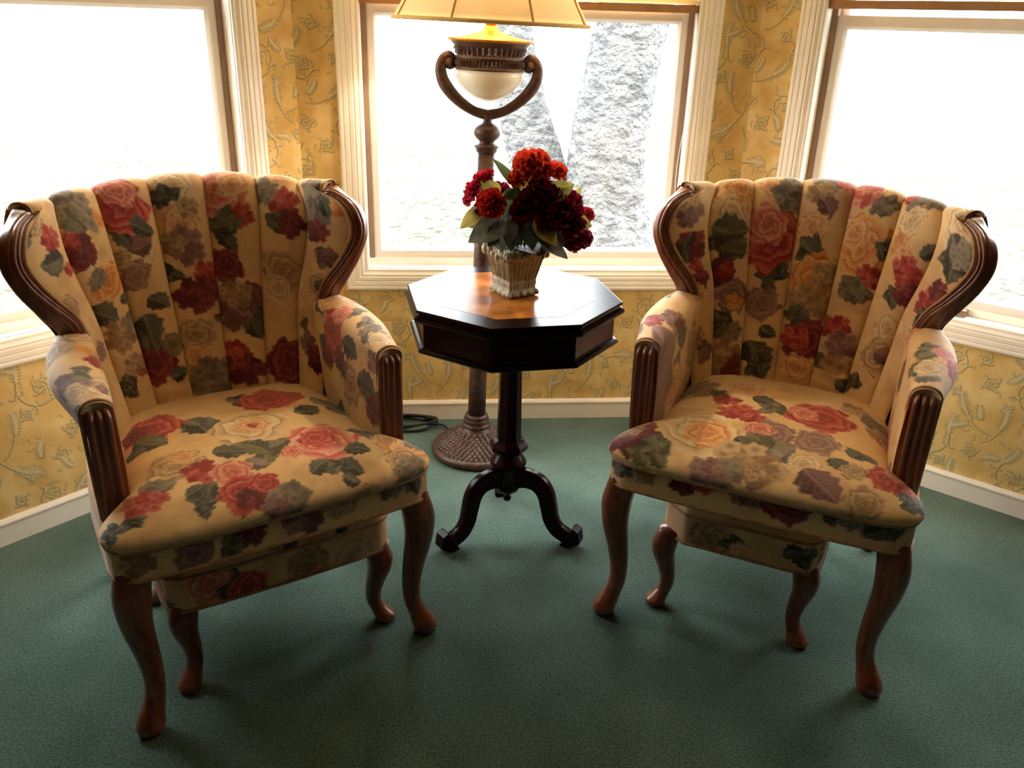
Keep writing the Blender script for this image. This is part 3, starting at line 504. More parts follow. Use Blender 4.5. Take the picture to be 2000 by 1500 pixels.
 'R_back': [('P', -0.413, 0.621, 0.0371, 5.8, 'pale', 0), ('C', -0.413, 0.549, 0.0459, 6.2, 'tan', 0), ('C', -0.422, 0.521, 0.0336, 3.9, 'mauve', 0), ('C', -0.397, 0.441, 0.0524, 3.5, 'burg', 0), ('G', -0.417, 0.429, 0.0493, 3.4, 'green', 0), ('C', -0.346, 0.346, 0.0387, 4.2, 'burg', 0), ('C', -0.37, 0.387, 0.0248, 3.7, 'red', 0), ('P', -0.351, 0.298, 0.0345, 4.6, 'peach', 0), ('C', -0.333, 0.162, 0.038, 1.6, 'tan', 0), ('P', -0.252, 0.575, 0.0777, 1.5, 'peach', 1), ('P', -0.225, 0.597, 0.0374, 0.9, 'orange', 1), ('P', -0.273, 0.524, 0.0559, 2.3, 'pale', 1), ('G', -0.265, 0.46, 0.0874, 3.8, 'green', 1), ('L', -0.27, 0.492, 0.127, -0.15, 'green', 1), ('L', -0.247, 0.429, 0.096, -0.41, 'green', 1), ('C', -0.265, 0.362, 0.0505, 6.1, 'burg', 1), ('C', -0.25, 0.371, 0.0284, 5.9, 'red', 1), ('R', -0.201, 0.292, 0.0573, 6.2, 'mauve', 1), ('C', -0.193, 0.276, 0.0287, 0.3, 'orange', 1), ('G', -0.221, 0.206, 0.0704, 1.6, 'green', 1), ('C', -0.186, 0.184, 0.0321, 1.5, 'grey', 1), ('C', -0.212, 0.102, 0.074, 4.1, 'tan', 1), ('C', -0.291, 0.124, 0.0382, 0.5, 'mauve', 0), ('P', -0.133, 0.606, 0.0372, 3.7, 'peach', 2), ('G', -0.09, 0.594, 0.0711, 2.4, 'grey', 2), ('C', -0.084, 0.587, 0.0495, 6.1, 'grey', 2), ('G', -0.104, 0.378, 0.0693, 1.7, 'green', 2), ('R', -0.128, 0.463, 0.0938, 3.8, 'red', 2), ('R', -0.155, 0.505, 0.0624, 5.9, 'pink', 2), ('L', -0.084, 0.381, 0.046, -1.1, 'green', 2), ('L', -0.102, 0.33, 0.053, -0.3, 'green', 2), ('P', -0.113, 0.276, 0.0541, 4.7, 'mauve', 2), ('L', -0.083, 0.194, 0.056, -0.67, 'green', 2), ('S', -0.1, 0.238, 0.1148, 1.5, 'olive', 2), ('L', -0.109, 0.114, 0.11, -1.1, 'green', 2), ('L', -0.084, 0.076, 0.063, 0.59, 'green', 2), ('G', -0.09, 0.086, 0.0579, 3.1, 'green', 2), ('C', -0.157, 0.067, 0.0517, 5.8, 'burg', 1), ('C', -0.002, 0.648, 0.0462, 2.8, 'grey', 3), ('C', 0.049, 0.645, 0.0336, 4.7, 'pink', 3), ('C', -0.016, 0.6, 0.0336, 3.7, 'tan', 3), ('L', 0.006, 0.562, 0.07, -1.04, 'mauve', 3), ('P', -0.023, 0.508, 0.0494, 4.0, 'peach', 3), ('G', -0.018, 0.448, 0.059, 1.8, 'green', 3), ('L', -0.006, 0.448, 0.094, -0.49, 'green', 3), ('P', 0.012, 0.365, 0.0747, 4.4, 'orange', 3), ('C', 0.037, 0.378, 0.0434, 4.9, 'tan', 3), ('C', 0.005, 0.292, 0.0596, 0.5, 'tan', 3), ('C', -0.017, 0.254, 0.0347, 5.7, 'green', 3), ('R', 0.017, 0.187, 0.0662, 3.7, 'burg', 3), ('C', -0.011, 0.187, 0.038, 3.5, 'red', 3), ('P', 0.007, 0.098, 0.0445, 2.1, 'peach', 3), ('L', 0.06, 0.13, 0.069, -0.91, 'green', 4), ('C', 0.093, 0.615, 0.0449, 2.0, 'pink', 4), ('L', 0.154, 0.581, 0.076, 0.48, 'grey', 4), ('G', 0.148, 0.587, 0.0444, 3.4, 'grey', 4), ('S', 0.133, 0.587, 0.089, 4.6, 'olive', 4), ('P', 0.129, 0.476, 0.0903, 5.6, 'orange', 4), ('P', 0.101, 0.505, 0.0484, 1.1, 'peach', 4), ('C', 0.16, 0.397, 0.0373, 3.0, 'red', 4), ('L', 0.124, 0.343, 0.095, 0.1, 'olive', 4), ('G', 0.111, 0.362, 0.0518, 3.1, 'olive', 4), ('G', 0.195, 0.479, 0.0445, 0.4, 'green', 4), ('C', 0.085, 0.235, 0.0446, 1.1, 'red', 4), ('C', 0.133, 0.165, 0.074, 0.2, 'tan', 4), ('C', 0.111, 0.19, 0.0432, 2.0, 'mauve', 4), ('L', 0.135, 0.07, 0.053, -0.81, 'green', 4), ('G', 0.159, 0.086, 0.0492, 2.1, 'green', 5), ('R', 0.213, 0.633, 0.0438, 4.7, 'red', 5), ('C', 0.264, 0.63, 0.0461, 4.4, 'grey', 5), ('L', 0.224, 0.603, 0.054, 0.53, 'grey', 5), ('P', 0.244, 0.559, 0.0405, 4.6, 'pale', 5), ('C', 0.25, 0.492, 0.0407, 2.3, 'peach', 5), ('C', 0.275, 0.432, 0.0464, 5.2, 'red', 5), ('G', 0.233, 0.359, 0.0412, 2.5, 'green', 5), ('C', 0.278, 0.371, 0.0436, 1.1, 'burg', 5), ('P', 0.232, 0.267, 0.0475, 2.0, 'pale', 5), ('P', 0.229, 0.187, 0.0599, 3.7, 'tan', 5), ('L', 0.246, 0.181, 0.072, -0.56, 'mauve', 5), ('P', 0.428, 0.587, 0.0823, 3.6, 'pale', 6), ('P', 0.42, 0.675, 0.0439, 4.3, 'pale', 6), ('G', 0.432, 0.498, 0.0762, 4.0, 'green', 6), ('C', 0.444, 0.511, 0.0433, 3.1, 'grey', 6), ('L', 0.333, 0.498, 0.053, 0.37, 'green', 5), ('C', 0.375, 0.371, 0.0505, 1.5, 'red', 6), ('C', 0.394, 0.406, 0.0334, 1.9, 'burg', 6), ('G', 0.37, 0.324, 0.0396, 1.9, 'green', 6), ('P', 0.352, 0.263, 0.0402, 5.8, 'pale', 6)],
 'R_seat': [('C', -0.228, 0.345, 0.0743, 1.7, 'tan'), ('L', -0.24, 0.351, 0.074, 0.18, 'olive'), ('G', -0.162, 0.306, 0.0422, 0.6, 'green'), ('C', -0.127, 0.266, 0.0353, 0.5, 'red'), ('P', -0.09, 0.362, 0.0486, 5.1, 'peach'), ('L', -0.032, 0.299, 0.08, -0.06, 'green'), ('G', -0.01, 0.256, 0.0632, 2.0, 'olive'), ('C', -0.085, 0.199, 0.0541, 1.6, 'red'), ('C', -0.042, 0.175, 0.0335, 3.6, 'red'), ('R', 0.103, 0.269, 0.0849, 4.2, 'red'), ('R', 0.061, 0.269, 0.0399, 5.2, 'pink'), ('C', 0.179, 0.374, 0.0408, 0.1, 'tan'), ('L', 0.236, 0.349, 0.099, 0.81, 'olive'), ('P', -0.156, 0.073, 0.0986, 5.2, 'pale'), ('P', -0.132, 0.061, 0.0597, 1.4, 'orange'), ('S', -0.136, 0.029, 0.0644, 2.7, 'olive'), ('R', 0.004, 0.125, 0.0624, 1.3, 'mauve'), ('P', -0.022, 0.13, 0.0383, 5.9, 'pink'), ('G', 0.003, 0.048, 0.0789, 2.8, 'olive'), ('L', -0.037, 0.056, 0.069, -0.68, 'green'), ('L', 0.046, 0.047, 0.076, 0.83, 'grey'), ('P', 0.109, 0.124, 0.0585, 4.3, 'mauve'), ('L', 0.161, 0.043, 0.06, -0.87, 'green'), ('L', 0.214, 0.116, 0.085, 0.91, 'green'), ('G', 0.218, 0.11, 0.0389, 3.6, 'green'), ('P', 0.258, 0.293, 0.0448, 0.8, 'tan'), ('C', 0.239, 0.284, 0.0335, 5.3, 'tan'), ('C', -0.303, 0.008, 0.0716, 5.1, 'burg'), ('C', -0.316, 0.046, 0.0449, 1.7, 'tan'), ('L', -0.232, -0.022, 0.084, -0.27, 'green'), ('G', -0.232, -0.029, 0.0535, 0.0, 'olive'), ('P', 0.093, 0.019, 0.0409, 4.9, 'pale'), ('C', -0.028, -0.016, 0.0811, 0.1, 'tan'), ('C', -0.071, -0.057, 0.0485, 1.1, 'grey'), ('C', 0.015, -0.035, 0.0373, 1.1, 'tan'), ('R', 0.265, 0.042, 0.0459, 1.5, 'red'), ('R', 0.302, 0.026, 0.0361, 2.5, 'red'), ('R', 0.281, 0.071, 0.0264, 4.6, 'pink'), ('G', 0.33, -0.006, 0.0482, 1.8, 'green'), ('L', 0.139, -0.03, 0.11, -0.88, 'mauve'), ('P', 0.196, 0.032, 0.0316, 0.9, 'tan'), ('G', -0.259, -0.039, 0.0505, 4.7, 'olive'), ('C', -0.106, -0.062, 0.0433, 0.2, 'mauve'), ('P', 0.228, -0.05, 0.0457, 1.6, 'tan')],
 'R_armL': [('C', 0.256, 0.328, 0.0357, 0.2, 'red'), ('C', 0.216, 0.283, 0.0407, 5.0, 'mauve'), ('L', 0.182, 0.217, 0.08, 2.81, 'green'), ('C', 0.206, 0.252, 0.0292, 0.9, 'burg'), ('G', 0.25, 0.505, 0.0415, 0.8, 'olive'), ('C', 0.293, 0.213, 0.0341, 1.9, 'mauve'), ('P', 0.351, 0.27, 0.0331, 2.3, 'peach'), ('L', 0.37, 0.159, 0.376, 1.88, 'mauve')],
 'R_armR': [('G', 0.173, 0.301, 0.0451, 1.5, 'olive'), ('L', 0.203, 0.301, 0.054, 2.03, 'olive'), ('R', 0.179, 0.337, 0.0315, 1.2, 'pink'), ('L', 0.316, 0.31, 0.084, 1.54, 'grey'), ('P', 0.269, 0.306, 0.0407, 0.3, 'pale'), ('C', 0.367, 0.213, 0.0297, 6.2, 'red'), ('L', 0.143, 0.301, 0.032, 0.98, 'olive')],
 'R_rail': [('C', -0.248, 0.448, 0.0423, 1.8, 'tan'), ('C', -0.299, 0.442, 0.0343, 2.1, 'green'), ('C', -0.145, 0.445, 0.0386, 4.9, 'burg'), ('R', -0.103, 0.456, 0.0328, 4.2, 'red'), ('C', -0.009, 0.45, 0.0375, 0.3, 'mauve'), ('R', 0.075, 0.453, 0.0579, 6.0, 'burg'), ('G', 0.164, 0.456, 0.0414, 0.7, 'green'), ('C', 0.22, 0.456, 0.0409, 1.6, 'grey'), ('G', 0.272, 0.439, 0.0559, 2.1, 'green')],
 'L_rail': [('C', -0.29, 0.431, 0.0369, 2.1, 'tan'), ('R', -0.187, 0.42, 0.0428, 1.3, 'mauve'), ('C', -0.08, 0.436, 0.0391, 3.0, 'burg'), ('G', -0.122, 0.42, 0.0437, 6.1, 'olive'), ('C', 0.033, 0.442, 0.0505, 2.8, 'mauve'), ('P', 0.112, 0.453, 0.0464, 1.6, 'tan'), ('C', 0.23, 0.45, 0.0373, 5.3, 'grey'), ('G', 0.286, 0.448, 0.0434, 3.3, 'green')],
}
PAINT = {}

# ------------------------------------------------------------------ armchairs
EK = [(0, .245, .40, .455), (.35, .276, .455, .655), (.47, .279, .460, .715), (.56, .294, .456, .764), (.65, .327, .446, .812), (.74, .358, .438, .862), (.83, .373, .438, .910), (.92, .362, .462, .957), (1.0, .328, .530, .990)]
CK = [(0, .530, .455), (.5, .600, .72), (1.0, .655, .997)]
THM = math.radians(74)
def back_pt(s, v):
    E = cr(EK, v); C = cr(CK, v); th = np.asarray(s)*THM
    W = .245+.095*np.asarray(v); a4 = np.abs(np.asarray(s))**4      # inner seams run straight, only the wing edge is an ogee
    x = (W+(E[..., 0]-W)*a4)*np.sin(th)/math.sin(THM); g = (1-np.cos(th))/(1-math.cos(THM))
    return np.stack([x, C[..., 0]-(C[..., 0]-E[..., 1])*g, C[..., 1]+(E[..., 2]-C[..., 1])*np.asarray(s)**2], -1)
def unit(a): return a/(np.linalg.norm(a, axis=-1, keepdims=True)+1e-12)
def back_frame(s, v):
    e = 1e-3; ds = back_pt(s+e, v)-back_pt(s-e, v); vv = np.clip(v, e, 1-e); dv = back_pt(s, vv+e)-back_pt(s, vv-e)
    n = unit(np.cross(ds, dv)); return n, unit(dv)             # n points to the sitter (-y)
def thick(s): return .080-.036*np.abs(s)**2
def seat_outline(n=360):
    half = [(0, -.060), (.17, -.058), (.27, -.052), (.322, -.034), (.342, .0), (.338, .045), (.300, .078), (.268, .110), (.262, .20), (.258, .40), (.245, .50), (.19, .545), (0, .560)]
    pts = half+[(-x, y) for x, y in half[-2:0:-1]]; pts.append(pts[0])
    P = np.array(pts); d = np.concatenate([[0], np.cumsum(np.hypot(*np.diff(P, axis=0).T))]); d /= d[-1]
    return np.stack([np.interp(np.linspace(0, 1, n, endpoint=False), d, P[:, k]) for k in (0, 1)], 1)
def smooth_loop(P, it=4):
    for _ in range(it): P = .5*P+.25*(np.roll(P, 1, 0)+np.roll(P, -1, 0))
    return P
def rail_outline(n=240, hw=.340, y0=-.052, y1=.575, hb=.29):
    half = [(0, y0), (hw*.6, y0+.002), (hw*.88, y0+.008), (hw*.98, y0+.030), (hw, y0+.07), (hw*.995, y0+.3), (hb+.02, y1-.06), (hb-.03, y1), (0, y1+.02)]
    pts = half+[(-x, y) for x, y in half[-2:0:-1]]; pts.append(pts[0]); P = np.array(pts)
    d = np.concatenate([[0], np.cumsum(np.hypot(*np.diff(P, axis=0).T))]); d /= d[-1]
    return smooth_loop(np.stack([np.interp(np.linspace(0, 1, n, endpoint=False), d, P[:, k]) for k in (0, 1)], 1), 3)
def leg_mesh(keys, n=20, m=40):
    """cabriole leg: keys (z, x, y, r) from top down; slightly squared sections"""
    K = np.array(keys, float); t = np.linspace(0, 1, len(K)); c = cr(np.column_stack([t, K]), np.linspace(0, 1, m)); A = np.arange(n)*2*math.pi/n
    q = 1/(np.abs(np.cos(A))**3+np.abs(np.sin(A))**3)**(1/3.); w = np.linspace(1, 0, m)[:, None]; rr = c[:, 3:4]*(w*q[None]+(1-w))
    V = np.stack([c[:, 1:2]+rr*np.cos(A), c[:, 2:3]+rr*np.sin(A), np.repeat(c[:, 0:1], n, 1)], -1).reshape(-1, 3)
    F = [tuple(f) for f in gridF(m, n, False, True)]; F += [tuple(range(n)), tuple((m-1)*n+j for j in range(n-1, -1, -1))]
    return V, [f[::-1] for f in F]
def cabriole(sx, sy, x, y, z, sc=1.0):
    dx, dy = .707*sx, .707*sy; S = z/.40
    st = [(.405, -.004, .034), (.375, .004, .0355), (.33, .013, .036), (.27, .012, .031), (.20, .001, .0255), (.13, -.007, .0215), (.085, -.004, .021), (.055, .008, .024), (.032, .019, .0295), (.016, .023, .0295), (.004, .022, .025), (0, .021, .021)]
    return [(zz*S, x+dx*o*1.15*sc, y+dy*o*1.15*sc, r*sc) for zz, o, r in st]
NCH = 7
def auto_default(P, key, seed):
    if key in STAMPS:
        if 'arm' in key: P.auto(seed, .85)
        P.run(STAMPS[key])
    else: P.auto(seed)
def armchair(tagname, loc, rot, label, seed):
    e = empty('armchair', loc, rot); tag(e, label, 'armchair', 'matching channel-back armchairs')
    fab, wood = M['fabric'], M['wood']
    def keep(part, V, U_, V_, ch=None):
        PAINT[(tagname, part)] = PAINT.get((tagname, part), [])+[(V, U_, V_, ch)]
    # seven stuffed channels, each rolling over the top edge
    nv, nr, nc = 190, 46, 34; vv = np.linspace(0, 1, nv); stp = 0.0029
    for k in range(NCH):
        s0, s1 = -1+2*k/NCH, -1+2*(k+1)/NCH; t = np.linspace(-1, 1, nc); s = (s0+s1)/2+t*(s1-s0)/2
        S, V0 = np.meshgrid(s, vv); T = np.broadcast_to(t, S.shape); n, dv = back_frame(S, V0)
        bul = .020*np.clip(1-.995*np.abs(T)**2.6, 0, 1)**.55*(.75+.25*sm(0, .25, V0)); pleat = .0016*np.sin(V0*95+T*1.5+k)*sm(.55, .1, V0)*(1-T**2)*(k in (2, 3, 4))
        P = back_pt(S, V0)+n*(bul+pleat)[..., None]
        ph = np.linspace(0, math.pi*1.05, nr+1)[1:]; S2_, PH = np.meshgrid(s, ph); T2 = np.broadcast_to(t, S2_.shape)
        n2, d2_ = back_frame(S2_, np.ones_like(S2_)); no = n2*1.0
        up = np.broadcast_to(np.array([0, 0, 1.]), no.shape); up = unit(up-no*np.sum(up*no, -1, keepdims=True)); h = thick(S2_)/2
        rad = no*np.cos(PH)[..., None]+up*np.sin(PH)[..., None]*.80
        P2 = back_pt(S2_, np.ones_like(S2_))-no*h[..., None]+rad*(h+.020*np.clip(1-.995*np.abs(T2)**2.6, 0, 1)**.55*(.45+.55*np.cos(PH/2)**2))[..., None]
        # skirt down the outside back
        P3 = P2[-1:]+np.array([0, .0, -1.])[None, None]*np.linspace(.01, .05, 4)[:, None, None]
        A = np.concatenate([P, P2, P3]); R = len(A); V = A.reshape(-1, 3)
        W = cr(EK, np.concatenate([vv, np.ones(R-nv)]))[:, 0]*1.28
        Vm = np.concatenate([vv*.60, .60+np.arange(1, nr+1)*.0030, .60+nr*.003+np.linspace(.01, .05, 4)])
        Uu = (s[None, :]*W[:, None]).ravel(); Vv = np.repeat(Vm, nc); ch = np.full(len(Uu), k)
        pr = Print(Uu, Vv, ch); auto_default(pr, tagname+'_back', seed); keep('back', V, Uu, Vv, ch)
        F = gridF(R, nc)[:, ::-1]
        if k in (0, NCH-1):                              # close the open end of the top roll
            j = 0 if k == 0 else nc-1; row = [(nv-1+q)*nc+j for q in range(nr+2)]; ctr_ = V[row].mean(0); V = np.concatenate([V, ctr_[None]]); pr.c = np.concatenate([pr.c, pr.c[row[0]][None]])
            F = [tuple(f) for f in F]+[((a, b, len(V)-1) if k else (b, a, len(V)-1)) for a, b in zip(row[:-1], row[1:])]
        mesh('back_channel', V, F, fab, e, col=pr.c)
    # outside back
    s = np.linspace(-1, 1, 60); v = np.linspace(0, 1, 60); S, V0 = np.meshgrid(s, v); n, dv = back_frame(S, V0)
    P = back_pt(S, V0)-n*(thick(S)+.004)[..., None]; P[..., 2] = np.where(V0 < .02, .40, P[..., 2])
    pr = Print((S*.5).ravel(), (V0*.6).ravel()); pr.auto(seed+5, .8); mesh('outside_back', P.reshape(-1, 3), gridF(60, 60), fab, e, col=pr.c)
    # show-wood wing rails with moulded beads, and the welt beside them
    for sx in (-1, 1):
        v = np.linspace(.33, 1.0, 70); sv = np.full(70, 1.0); n, dv = back_frame(sv, v); Pc = back_pt(sv, v)-n*(thick(sv)*.42)[..., None]
        tg = unit(np.gradient(Pc, axis=0)); side = unit(np.cross(tg, n)); side *= np.sign(side[:, :1]+1e-9)*0+1
        side = np.where((side[:, 0:1] < 0), -side, side)
        A = np.linspace(0, 2*math.pi, 97)[:-1]; r = 1/(np.abs(np.cos(A))**3.2+np.abs(np.sin(A))**3.2)**(1/3.2)
        for a_, d_ in ((.55, .15), (1.15, .18), (1.72, .18), (2.3, .16)): r = r*(1-d_*np.exp(-((A-a_)/.11)**2))
        sc = np.minimum(1, .84+.16*sm(1.0, .90, v))*np.minimum(1, .85+.15*sm(.40, .55, v))
        V = Pc[:, None]+sc[:, None, None]*(.0185*(r*np.cos(A))[None, :, None]*side[:, None]+.0250*(r*np.sin(A))[None, :, None]*n[:, None])
        V = V+side[:, None]*.004+n[:, None]*.006
        V = V.reshape(-1, 3).copy(); V[:, 0] *= sx
        F = [tuple(f) for f in gridF(70, 96, False, True)]+[tuple(range(96)), tuple(69*96+j for j in range(95, -1, -1))]
        if sx > 0: F = [f[::-1] for f in F]
        mesh('wing_rail', V, F, wood, e)
        Pw = back_pt(sv*.985, v)+n*.012; Pw[:, 0] *= sx; mesh('welt', *tube(Pw, .0042, 8), M['piping'], e)
    # arms and fluted posts
    for sx in (-1, 1):
        m_, nw = 130, 150; tt = np.linspace(0, 1, m_); q = cr([(0, .470, .300, .040, .742), (.25, .385, .312, .050, .742), (.55, .270, .316, .052, .734), (.8, .170, .309, .040, .722), (1, .100, .305, .029, .712)], tt)
        y, xc, hw, zt = q.T; W = np.linspace(0, 1, nw)
        def prof(i):
            a = np.clip((W-.36)/.24, 0, 1)*math.pi; zr = zt[i]-hw[i]*.75
            z = np.where(W < .36, .43+(zr-.43)*(W/.36), np.where(W > .60, zr+(.40-zr)*((W-.60)/.40), zr+hw[i]*.75*np.sin(a)))
            x = np.where(W < .36, xc[i]-hw[i]-.006+.006*np.sin(W/.36*math.pi), np.where(W > .60, xc[i]+hw[i]-.004*((W-.6)/.4), xc[i]-hw[i]*np.cos(a)))
            x = np.where(W < .36, xc[i]-hw[i]-.004*np.sin(W/.36*math.pi), x)
            lo = .318-.012*(1-tt[i]); x = np.where(W > .60, lo+(xc[i]+hw[i]-lo)*(1-sm(0, .42, (W-.6)/.4)), x)
            return np.stack([x, np.full(nw, y[i]), z], 1)
        R = np.stack([prof(i) for i in range(m_)]); V = R.reshape(-1, 3).copy(); V[:, 0] *= sx
        Uu = (np.repeat((.47-y), nw)); Vv = np.tile(W*.66, m_)
        pr = Print(Uu, Vv); key = tagname+('_armR' if sx > 0 else '_armL'); auto_default(pr, key, seed+20+sx); keep(key[2:], V, Uu, Vv)
        F = [tuple(f) for f in gridF(m_, nw)]; F.append(tuple((m_-1)*nw+j for j in range(nw))); F.append(tuple(range(nw-1, -1, -1)))
        if sx < 0: F = [f[::-1] for f in F]
        mesh('arm', V, F, fab, e, col=pr.c)
        # post: fluted front, curling back over the top under the arm's end
        path = np.array([(.088, z) for z in np.linspace(.40, .672, 12)]+[(.118-.030*math.cos(a), .672+.026*math.sin(a)) for a in np.linspace(.15, 1.45, 10)])
        cs = np.linspace(-1, 1, 41); fl = .0042*np.abs(np.sin(cs*math.pi*1.5+math.pi/2))*(np.abs(cs) < .96); hwid = .0235
        V = []; n_p = len(path)
        tgp = np.gradient(path, axis=0); tgp /= np.linalg.norm(tgp, axis=1, keepdims=True)
        for i in range(n_p):
            ny, nz = -tgp[i, 1], tgp[i, 0]          # outward (front, then up)
            wsc = 1.0 if i < 14 else 1-.16*((i-13)/(n_p-14))
            for j, c in enumerate(cs): V.append((sx*(.305+c*hwid*wsc), path[i, 0]+ny*fl[j]*1.0+.008*(abs(c) > .97), path[i, 1]+nz*fl[j]))
            for c in (1, -1): V.append((sx*(.305+c*hwid*wsc), max(path[i, 0]+.03, .125), path[i, 1]-.0*i))
        k_ = 43; F = [tuple(f) for f in gridF(n_p, k_, False, True)]+[tuple(range(k_-1, -1, -1)), tuple((n_p-1)*k_+j for j in range(k_))]
        if sx > 0: F = [f[::-1] for f in F]
        mesh('arm_post', V, F, wood, e)
        # welt round the arm front
        aw = np.linspace(0, math.pi, 24); pw = [(xx, .108, zz) for xx, zz in [(.305-.028, .45), (.305-.029, .60)]]+[(.305-.0295*math.cos(a), .108, .690+.024*math.sin(a)) for a in aw]+[(.305+.028, .108, .60), (.305+.024, .108, .42)]
        pw = smooth_path([(sx*a, b, c) for a, b, c in pw], 90); mesh('welt', *tube(pw, .0042, 8, up=(0, 1, 0)), M['piping'], e)
    # seat cushion
    O = smooth_loop(seat_outline(420), 5); kk = np.concatenate([np.linspace(.004, .72, 90), np.linspace(.725, 1, 70)]); ctr = np.array([0, .235]); Rr = []
    for k in kk:
        hf = (1-k**7)**.5; xy = ctr+(O-ctr)*k*(1+.05*k**10*math.sin(math.pi*min(1, hf))); z = np.full(len(O), .452+.060*hf+.020*(1-k**2))
        Rr.append(np.column_stack([xy, z]))
    R = np.stack(Rr); seg = np.linalg.norm(np.diff(R, axis=0), axis=2); arc = np.concatenate([np.full((1, len(O)), np.nan), np.cumsum(seg, 0)]); r0 = np.linalg.norm(R[0, :, :2]-ctr, axis=1); arc[0] = 0
    dirn = unit(O-ctr); UV = ctr+dirn[None]*(arc+r0)[..., None]
    V = R.reshape(-1, 3); Uu, Vv = UV[..., 0].ravel(), UV[..., 1].ravel(); V = V.copy(); V[:, 2] += .004*(fbm(V[:, 0]*7, V[:, 1]*7, seed)-.5)
    pr = Print(Uu, Vv); auto_default(pr, tagname+'_seat', seed+40); keep('seat', V, Uu, Vv)
    F = [tuple(f) for f in gridF(len(kk), len(O), False, True)]+[tuple(range(len(O)-1, -1, -1)), tuple((len(kk)-1)*len(O)+j for j in range(len(O)))]
    mesh('seat_cushion', V, [f[::-1] for f in F], fab, e, col=pr.c)
    # upholstered rail with a welt above and below
    Q = rail_outline(520); zz = np.linspace(.386, .456, 26); R = np.stack([np.column_stack([Q*(1-.004*math.sin((z-.386)/.07*math.pi)*-1), np.full(len(Q), z)]) for z in zz]); V = R.reshape(-1, 3)
    per = np.concatenate([[0], np.cumsum(np.linalg.norm(np.diff(Q, axis=0), axis=1))]); per = np.where(per > per[-1]/2, per-per[-1], per); Uu = np.tile(per, len(zz)); Vv = np.repeat(zz, len(Q))
    pr = Print(Uu, Vv); auto_default(pr, tagname+'_rail', seed+60); keep('rail', V, Uu, Vv)
    F = [tuple(f) for f in gridF(len(zz), len(Q), False, True)]+[tuple(range(len(Q)-1, -1, -1)), tuple((len(zz)-1)*len(Q)+j for j in range(len(Q)))]
    mesh('seat_rail', V, [f[::-1] for f in F] if False else F, fab, e, col=pr.c)
    mesh('welt', *tube(np.column_stack([O*np.array([1.0, 1.0]), np.full(len(O), .4535)]), .0045, 8, True), M['piping'], e)
    mesh('welt', *tube(np.column_stack([Q, np.full(len(Q), .388)]), .0042, 8, True), M['piping'], e)
    for sx in (-1, 1):
        mesh('leg', *leg_mesh(cabriole(sx, -1, sx*.303, -.003, .40)), M['legwood'], e)
        mesh('leg', *leg_mesh([(.40, sx*.270, .535, .022), (.25, sx*.272, .55, .020), (.10, sx*.279, .578, .018), (0, sx*.286, .60, .016)]), M['legwood'], e)
    return e
M['piping'] = mat('piping_cloth', (196, 152, 106), .8, sheen=.2, noise=(60, (150, 96, 66), .7), bump=(500, .3, .001))
armchair('L', (-.643, -1.342, 0), math.radians(27.3), 'floral channel-back armchair left of the octagonal table, with wooden wing rails', 100)
armchair('R', (.403, -1.307, 0), math.radians(-29.5), 'floral channel-back armchair right of the octagonal table, with wooden wing rails', 200)

# ------------------------------------------------------------------ ottomans tucked under the chairs
def ottoman(tagname, loc, rot, label, seed):
    e = empty('ottoman', loc, rot); tag(e, label, 'ottoman', 'matching ottomans under the armchairs'); hw, hd = .262, .205
    Q = rail_outline(300, hw, -hd, hd-.02, hw-.02); zz = np.linspace(.216, .300, 26); V = np.stack([np.column_stack([Q, np.full(len(Q), z)]) for z in zz]).reshape(-1, 3)
    per = np.concatenate([[0], np.cumsum(np.linalg.norm(np.diff(Q, axis=0), axis=1))]); pr = Print(np.tile(per, len(zz)), np.repeat(zz, len(Q))); pr.auto(seed)
    F = [tuple(f) for f in gridF(len(zz), len(Q), False, True)]+[tuple(range(len(Q)-1, -1, -1)), tuple((len(zz)-1)*len(Q)+j for j in range(len(Q)))]
    mesh('band', V, F, M['fabric'], e, col=pr.c)
    kk = np.concatenate([np.linspace(.004, .8, 50), np.linspace(.81, 1, 30)]); R = np.stack([np.column_stack([Q*k, np.full(len(Q), .300+.036*(1-k**8)**.5+.014*(1-k*k))]) for k in kk]); V = R.reshape(-1, 3)
    pr = Print(V[:, 0]*1.0, V[:, 1]*1.0); pr.auto(seed+1)
    F = [tuple(f)[::-1] for f in gridF(len(kk), len(Q), False, True)]+[tuple((len(kk)-1)*len(Q)+j for j in range(len(Q)-1, -1, -1)), tuple(range(len(Q)))]
    mesh('cushion', V, F, M['fabric'], e, col=pr.c)
    for z in (.218, .300): mesh('welt', *tube(np.column_stack([Q, np.full(len(Q), z)]), .0042, 8, True), M['piping'], e)
    for sx in (-1, 1):
        for sy in (-1, 1): mesh('leg', *leg_mesh(cabriole(sx, sy, sx*.222, sy*.165, .228, .88)), M['legwood'], e)
    return e
def onchair(loc, rot, x, y): return (loc[0]+x*math.cos(rot)-y*math.sin(rot), loc[1]+x*math.sin(rot)+y*math.cos(rot), 0)
ottoman('L', onchair((-.643, -1.342), math.radians(27.3), .016, .248), math.radians(27.3), 'floral ottoman tucked under the left armchair, long side forward', 300)
ottoman('R', onchair((.403, -1.307), math.radians(-29.5), -.030, .312), math.radians(60.5), 'floral ottoman tucked under the right armchair, short side forward', 310)

